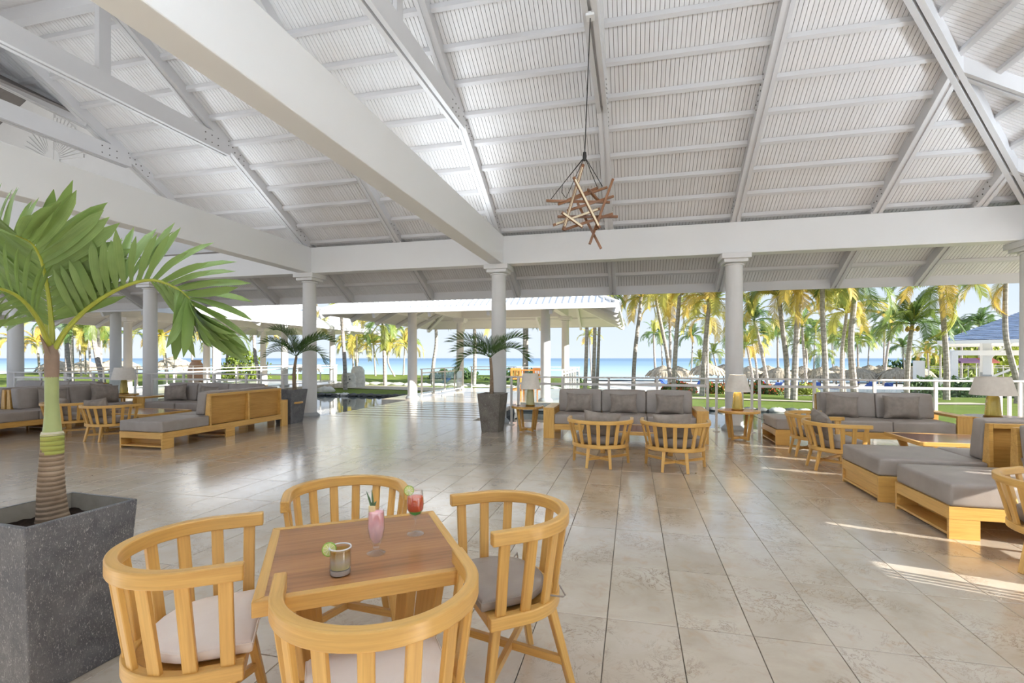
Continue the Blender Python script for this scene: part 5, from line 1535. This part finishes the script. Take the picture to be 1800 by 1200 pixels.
for i, (x0, x1, y1, d) in enumerate([(143, 139, 590, 50), (151, 148, 596, 54), (159, 156, 580, 48), (178, 178, 598, 52), (70, 66, 605, 52), (30, 28, 600, 50)]):
    coco(('far palm on the left beach, right of the slim trunk by the big stem', 'far coconut palm on the left beach, left of the leaning dark trunk', 'far coconut palm on the left beach, touching the leaning dark trunk', 'far coconut palm on the left beach, right of the dark slim trunk', 'far coconut palm left of the big palm stem, nearer to the stem', 'far coconut palm at the left, behind the leftmost white column')[i], [(x0, 660), (x1, y1)], d, .12, 'yg', 2.6, 13, 'far palms on the beach at the left')
for i, (x0, y1, d) in enumerate([(1290, 590, 68), (1345, 590, 72), (1430, 585, 70), (1465, 590, 74), (1525, 600, 76), (1590, 610, 78), (1215, 590, 70), (1165, 590, 74), (1680, 590, 70), (1745, 585, 66)]):
    coco(('thin far coconut palm directly behind the right-hand column', 'thin far coconut palm among the leaning trunks right of the column', 'thin far coconut palm left of the banded trunk, at the back', 'thin far coconut palm right of the banded trunk, at the back', 'thin far coconut palm between the thick pale trunk and the sky gap', 'thin far coconut palm behind the palm with coconuts', 'thin far coconut palm left of the right-hand column, at the back', 'thin far coconut palm behind the straight trunk with orange coconuts', 'thin far coconut palm behind the hanging frond palm', 'thin far coconut palm seen under the blue roof')[i], [(x0, 660), (x0 + (-3 if i % 2 else 3), y1)], d, .13, 'gd', 3.2, 14, 'far palms at the back of the grove')

# ---------------------------------------------------------------- thatched parasols, loungers, hedges, houses
M_THATCH = grain('dry_thatch', srgb(104, 96, 86), srgb(206, 194, 172), .9, .1, (3, 30, 30), None, .6)
def palapa_mesh(seed):
    rnd = random.Random(seed); mb = MB()
    for ring, (r0, z0, r1, z1) in enumerate(((.05, 1.05, .75, .78), (.55, .86, 1.3, .50), (1.05, .66, 1.75, .20), (1.5, .44, 2.05, -.22))):
        n = 26 + ring * 10
        for k in range(n):
            a = 2 * PI * k / n + rnd.uniform(-.05, .05); da = PI / n * 1.35
            rr = r1 * rnd.uniform(.93, 1.07); zz = z1 - rnd.uniform(0, .14)
            o = rnd.random() * 30
            vs = [(r0 * math.cos(a - da), r0 * math.sin(a - da), z0), (r0 * math.cos(a + da), r0 * math.sin(a + da), z0 + rnd.uniform(-.03, .03)),
                  (rr * math.cos(a + da * .8), rr * math.sin(a + da * .8), zz), (rr * math.cos(a - da * .8), rr * math.sin(a - da * .8), zz - rnd.uniform(0, .1))]
            mb.add(vs, [(0, 1, 2, 3)], [(r0 + o, o, 0), (r0 + o, o + .3, 0), (rr + o, o + .3, 0), (rr + o, o, 0)])
    me = mb.mesh('thatch'); me.materials.append(M_THATCH); return me
TM = [palapa_mesh(i) for i in range(3)]
def palapa(label, px, d, apex_y, size=1.0, group=None, k=0):
    p = U(px, apex_y, d)
    zg = gz(p.x, p.y)
    t = thing('thatched_parasol', label, 'parasol', (p.x, p.y, zg), 0, group)
    h = max(1.6, p.z - zg)
    o = link('thatch', TM[k % 3], t); o.location = (0, 0, h - 1.05 * size); o.scale = (size, size, size); o.rotation_euler = (0, 0, k * 1.3)
    MB().tube([(0, 0, -.1), (0, 0, h - .1)], .07, 8).build('pole', M_TRUNK, t)
    return t
PL = [('thatched parasol at the left end of the row, beside the sea', 1165, 60, 642, 1.0), ('thatched parasol second from the left end of the row', 1192, 64, 643, 1.0), ('thatched parasol just left of the column, nearer and bigger', 1243, 52, 637, .95),
      ('thatched parasol partly behind the column', 1272, 56, 640, .9), ('thatched parasol right of the column', 1316, 55, 643, .95), ('thatched parasol right of the slim leaning palms', 1350, 58, 642, 1.0), ('thatched parasol in full sun left of the purplish trunk', 1368, 52, 645, .95),
      ('thatched parasol between purplish and banded trunks', 1410, 60, 643, 1.0), ('thatched parasol in full sun at the banded trunk', 1442, 52, 645, 1.0), ('thatched parasol left of the thick pale trunk', 1470, 60, 643, .9), ('thatched parasol right behind the thick pale trunk', 1508, 52, 644, .95),
      ('thatched parasol with frayed rim left of the slender palm', 1528, 62, 641, 1.0), ('thatched parasol left of the biggest dark one', 1556, 57, 643, .9), ('biggest dark thatched parasol at the right end of the row', 1576, 50, 645, 1.05), ('thatched parasol behind the palm with coconuts', 1608, 60, 642, 1.0), ('thatched parasol between the palm with coconuts and the white wall', 1545, 66, 642, 1.0)]
for i, (l, px, d, ay, sz) in enumerate(PL): palapa(l, px, d, ay, sz, None, i)
for i, (l, px, d, ay, sz) in enumerate([('thatched hut roof on the left behind the two yellow palms', 305, 58, 626, 1.15), ('thatched parasol at the left between the two columns', 221, 64, 637, .9), ('thatched parasol left of the left column', 192, 60, 638, .9), ('thatched parasol at the far left behind the leaning palm', 150, 58, 634, .95), ('thatched parasol at the far left beside the thick trunk', 100, 58, 636, 1.0), ('thatched parasol left of the curved walkway palm', 545, 62, 646, .8)]):
    palapa(l, px, d, ay, sz, None, i)
M_BLUE = paint('blue_cushion', srgb(66, 96, 168), .7, .1, 4)
def lounger(label, px, d, rz, group):
    p = U(px, HZ, d); p.z = gz(p.x, p.y)
    t = thing('beach_lounger', label, 'lounger', p, rz, group)
    MB().box(-.3, .3, -.9, .35, .28, .33).box(-.28, -.24, -.85, -.8, 0, .28).box(.24, .28, -.85, -.8, 0, .28).box(-.28, -.24, .3, .34, 0, .28).box(.24, .28, .3, .34, 0, .28).build('frame', M_WHITE, t)
    MB().bar((0, .3, .33), (0, .85, .80), .6, .06, (0, -1, 1)).build('backrest', M_BLUE, t)
    MB().box(-.29, .29, -.88, .32, .33, .39).build('cushion', M_BLUE, t)
rl = random.Random(5)
for l, px, d in (('blue lounger at the left end of the thatched row, by the sea', 1170, 52), ('blue lounger left of the straight palm with orange coconuts', 1180, 46), ('blue lounger just right of the straight palm with orange coconuts', 1198, 48), ('blue lounger left of the grey trunk at the column', 1226, 47),
                 ('blue lounger between grey trunk and column', 1255, 45), ('blue lounger right of the lit lamp shade', 1327, 46), ('blue lounger left of the purplish trunk', 1362, 45), ('blue lounger between purplish and thick trunks', 1391, 47),
                 ('blue lounger right of the thick trunk', 1412, 44), ('blue lounger left of the banded trunk', 1438, 43), ('blue lounger right of the banded trunk', 1463, 42), ('blue lounger left of the thick pale trunk', 1490, 45),
                 ('blue lounger just right of the thick pale trunk', 1514, 42), ('two tone blue lounger farther right of the thick pale trunk', 1530, 44), ('blue lounger under the biggest dark thatch', 1560, 43), ('blue lounger left of the palm with coconuts', 1584, 41), ('blue lounger before the white wall block', 1606, 44)):
    lounger(l, px, d, rl.uniform(-.9, .9) + YAW + (PI if rl.random() < .4 else 0), 'blue loungers under the thatched parasols')
M_HEDGE = leafm('hedge_leaf', srgb(58, 86, 38), srgb(104, 128, 56), srgb(150, 160, 70), .25)
M_FLOWER = leafm('red_flower', srgb(196, 84, 50), srgb(222, 128, 84), srgb(206, 60, 46), .3)
M_DKLEAF = leafm('sea_grape_leaf', srgb(58, 84, 50), srgb(92, 118, 66), None, .2)
def bush(label, px, d, w, h, flowers=True, leaf=None, s=.12, n=700, zoff=0, dep=None):
    p = U(px, HZ, d); p.z = gz(p.x, p.y) + zoff
    t = thing('flowering_bush' if flowers else 'leafy_bush', label, 'bush', p, YAW)
    rnd = random.Random(int(px))
    def cards(cnt, sc, shell):
        mb = MB()
        for _ in range(cnt):
            a = rnd.uniform(0, 2 * PI); b = math.asin(rnd.uniform(-.1, 1)); r = rnd.uniform(shell, 1)
            c = Vector((math.cos(a) * math.cos(b) * w / 2 * r, math.sin(a) * math.cos(b) * (dep or w / 2.4) * r, math.sin(b) * h * r))
            lump = 1 + .18 * math.sin(c.x * 4 + px) * math.sin(c.z * 7)
            c *= lump; c.z = abs(c.z)
            q = Euler((rnd.uniform(0, 6), rnd.uniform(0, 6), rnd.uniform(0, 6))).to_matrix()
            ss = sc * rnd.uniform(.6, 1.2)
            mb.add([c + q @ Vector((-ss, 0, 0)), c + q @ Vector((0, -ss * .5, .1 * ss)), c + q @ Vector((ss, 0, 0)), c + q @ Vector((0, ss * .5, .1 * ss))], [(0, 1, 2, 3)])
        return mb
    cards(n, s, .55).build('foliage', leaf or M_HEDGE, t, kind='stuff')
    if flowers: cards(n // 6, s * .8, .93).build('blossoms', M_FLOWER, t, kind='stuff')
    MB().tube([(0, 0, 0), (0, 0, h * .6)], .05, 6).build('stem', M_TRUNK, t)
    return t
bush('green bush with red flowers left of the right-hand column palms', 1184, 30, 1.6, .75); bush('red flowering bush right of the green one, before the loungers', 1207, 30, 1.2, .7); bush('flowering bush directly left of the column', 1258, 30, 1.6, .75)
bush('red flowering bush just right of the lit lamp', 1330, 30, 1.7, .7); bush('low flowering bush beside the purplish trunk', 1356, 29.5, 1.4, .55); bush('yellow green bush before the thick trunk', 1412, 30, 1.6, .6, False); bush('small yellow flowering bush beside the banded trunk', 1424, 31, .9, .6)
bush('broad leaved dark bush under the white wall', 1622, 33, 2.4, 1.25, False, M_DKLEAF, .18); bush('broad leaved dark bush right of the hanging frond palm', 1700, 33, 3.4, 1.3, False, M_DKLEAF, .18, 900); bush('broad leaved dark bush beside the lamp in the right corner', 1766, 33, 2.2, 1.2, False, M_DKLEAF, .18)
bush('round green shrub left of the potted palm in the pavilion', 428, 44, 4.2, 2.6, False, M_HEDGE, .22, 1100); bush('long dark hedge behind the white wall on the right', 1640, 80, 20, 3.9, False, M_DKLEAF, .55, 2600, 0, 3.0)
bush('low hedge behind the walkway railing, left part', 800, 44, 5, .9, False, M_DKLEAF, .2, 800); bush('low hedge behind the walkway railing, right part', 905, 40, 4.5, .9, False, M_DKLEAF, .2, 800)
bush('sea grape thicket behind the blue roofed house', 1770, 70, 26, 7.0, False, M_HEDGE, .6, 2600, 0, 3.0)
bush('low grey green shrub on the sand right of the walkway', 1012, 36, 1.3, .75, False, M_DKLEAF, .12, 400)
# carved stone, rocks, jar
ss = thing('stone_sculpture', 'pale coral stone sculpture of two blocks on the lawn', 'sculpture', (*U(622, HZ, 29).xy, gz(*U(622, HZ, 29).xy) - .05), YAW)
def rough(mb, seed, a):
    rnd = random.Random(seed); mb.v = [(x + rnd.uniform(-a, a), y + rnd.uniform(-a, a), z + rnd.uniform(-a, a) * .6) for x, y, z in mb.v]; return mb
rough(MB().lathe([(.42, 0), (.44, .4), (.43, .8), (.40, 1.05), (.30, 1.24), (.1, 1.3)], 12), 1, .03).xform(Matrix.Translation((.18, .15, 0)) @ Matrix.Diagonal((1, .6, 1, 1))).build('block', M_STONE, ss, smooth=True)
b_ = rough(MB().lathe([(.40, 0), (.42, .3), (.42, .7), (.37, .88), (.1, .92)], 12), 2, .03).xform(Matrix.Translation((-.25, -.15, 0)) @ Matrix.Diagonal((1, .7, 1, 1))).build('block', M_STONE, ss, smooth=True)
mb = MB()
for dx, dz, r_ in ((-.3, .5, .05), (-.1, .35, .035), (.0, .55, .05), (-.35, .25, .03), (-.05, .7, .03)): mb.lathe([(r_, -.01), (r_ * .9, .01)], 10).xform(Matrix.Identity(4)); n = 20; M_ = Matrix.Translation((dx - .1, -.455, dz)) @ Matrix.Rotation(PI / 2, 4, 'X'); mb.v[-n:] = [tuple(M_ @ Vector(p)) for p in mb.v[-n:]]
mb.build('carved_hollows', M_ROCKD, b_, kind='stuff')
for l, px, d, sc in (('pale rock on the grass left of the pond column', 574, 25.5, 1.0), ('low pale rock left of the sculpture', 598, 29, .9), ('pale rock beside the pavilion column', 585, 29.5, .7), ('small dark rock by the pond edge, left', 560, 26, .5)):
    p = U(px, HZ, d); o = link('rock', rk[1 if 'dark' in l else 2]); o.location = (p.x, p.y, gz(p.x, p.y) + .1 * sc); o.scale = (sc * 1.4, sc, sc * 1.4); tag(o, l, 'rock')
M_CLAY = paint('clay', srgb(196, 160, 136), .8, .1, 6)
p = U(345, HZ, 30); j = thing('clay_jar', 'tall pinkish clay jar on the lawn behind the railings', 'jar', (p.x, p.y, gz(p.x, p.y)))
MB().lathe([(.3, 0), (.46, .5), (.47, 1.0), (.34, 1.45), (.24, 1.6)], 20).build('body', M_CLAY, j, smooth=True); MB().lathe([(.24, 1.6), (.28, 1.66), (.26, 1.7)], 20).build('rim', M_CLAY, j, smooth=True)

# house with blue shingle roof at the right
M_SHING = grain('blue_shingle', srgb(104, 124, 156), srgb(142, 160, 188), .8, .15, (2, 9, 9))
hs = thing('pool_house', 'open pool house with blue shingle roof and white posts', 'house', U(1735, 664, 38) * 1.0, YAW - .74)
ho = Vector(hs.location)
HX0, HX1, HY0, HY1 = -2.8, 12.0, -2.4, 12.4
HE, HR, hh = 2.75, 6.4, 7.4
def hp(x, y, z): return (x, y, z)
apex = (4.6, 5.0, HR)
cs_ = [(HX0, HY0, HE), (HX1, HY0, HE), (HX1, HY1, HE), (HX0, HY1, HE)]
for i in range(4):
    mb = MB(); a, b = Vector(cs_[i]), Vector(cs_[(i + 1) % 4]); ap = Vector(apex)
    rows = 34
    for k in range(rows):
        u0, u1 = k / rows, min(1, (k + 1.12) / rows)
        A0, B0, A1, B1 = a.lerp(ap, u0), b.lerp(ap, u0), a.lerp(ap, u1), b.lerp(ap, u1)
        n = max(1, int((B0 - A0).length / .34))
        for q in range(n):
            s0, s1 = q / n, (q + 1) / n
            lift = Vector((0, 0, .05 + random.uniform(0, .02)))
            o = random.random() * 40
            mb.add([A0.lerp(B0, s0) + lift, A0.lerp(B0, s1) + lift, A1.lerp(B1, s1) + Vector((0, 0, .02)), A1.lerp(B1, s0) + Vector((0, 0, .02))], [(0, 1, 2, 3)], [(o, o, 0), (o + .3, o, 0), (o + .3, o + .1, 0), (o, o + .1, 0)])
    mb.build('shingles', M_SHING, hs, kind='stuff')
    mb = MB(); slab(mb, [a, b, ap], -.08); mb.build('roof_deck', M_SOFF, hs)
    MB().bar(a + Vector((0, 0, -.02)), b + Vector((0, 0, -.02)), .06, .26).build('fascia', M_WHITE, hs)
for x, y in ((0, 0), (9, 0), (0, 9), (9, 9)):
    po = MB().box(x - .24, x + .24, y - .24, y + .24, -.6, HE + .2).build('post', M_WHITE, hs)
    MB().box(x - .27, x + .27, y - .27, y + .27, -.6, .25).build('post_base', M_COLBASE, po)
MB().bar((.1, 0, 1.5), (1.4, 0, 2.75), .16, .16).bar((.1, -.0, 0.0), (2.4, 0, 1.3), .16, .16).build('brace', M_WHITE, hs)
pg = thing('white_pergola', 'low white pergola frame standing left of the pool house post', 'pergola', U(1676, 664, 37.5))
MB().box(-.2, .2, -.2, .2, -.6, 2.0).build('post', M_WHITE, pg); MB().bar((-.4, 0, 1.9), (6.2, 1.6, 1.9), .2, .38).build('beam', M_WHITE, pg)
MB().box(3.9, 4.2, 3, 3.3, -.6, 1.8).build('post', M_WHITE, pg); MB().box(-.24, .24, -.24, .24, -.6, .1).build('post_base', M_COLBASE, pg)
p = U(1618, 664, 40); ww = thing('white_wall_block', 'white wall block standing left of the glass fence', 'wall block', (p.x, p.y, gz(p.x, p.y)), YAW)
MB().box(-.45, .1, -.2, .2, 0, p.z - gz(p.x, p.y) + 1.4).build('block', M_WHITE, ww); MB().box(.1, .45, .1, .5, 0, p.z - gz(p.x, p.y) + 1.38).build('block', M_WHITE, ww)
for l, xa, xb, d in (('glass pool fence between the white wall block and the pergola', 1632, 1672, 40), ('glass pool fence between pergola and pool house post', 1682, 1722, 39), ('glass pool fence right of the pool house post', 1742, 1785, 38)):
    a, b = U(xa, 664, d), U(xb, 664, d)
    L = (b - a).length; z = gz(a.x, a.y)
    rr = railing(l, a.xy, b.xy, [.02, L / 2, L - .02], (), z, True, 'glass_fence', a.z - z + .95, None, .05)
lw = MB().bar(U(1640, 672, 42) + Vector((0, 0, -.3)), U(1800, 672, 42) + Vector((0, 0, -.3)), .3, 1.4).build('low_white_wall', M_WHITE); tag(lw, 'low white wall running behind the glass pool fences', 'wall')
M_PURPLE = paint('purple_canvas', srgb(72, 46, 74), .8, .1, 5); M_RED = paint('red_canvas', srgb(120, 54, 42), .8, .1, 5)
for l, px, m_, w_ in (('long purple canvas awning behind the pergola', 1703, M_PURPLE, 3.2), ('red canvas awning behind the pool house post', 1730, M_RED, 1.9)):
    p = U(px, 638, 55); t = thing('canvas_awning', l, 'awning', p, YAW)
    MB().prism([(-.8, 0), (.8, .0), (.8, .15), (0, .55), (-.8, .15)], -w_ / 2, w_ / 2, 0).build('canvas', m_, t)
    for s in (-1, 1): MB().tube([(s * w_ / 2 * .9, 0, 0), (s * w_ / 2 * .9, 0, gz(p.x, p.y) - p.z)], .05, 6).build('pole', M_WHITE, t)
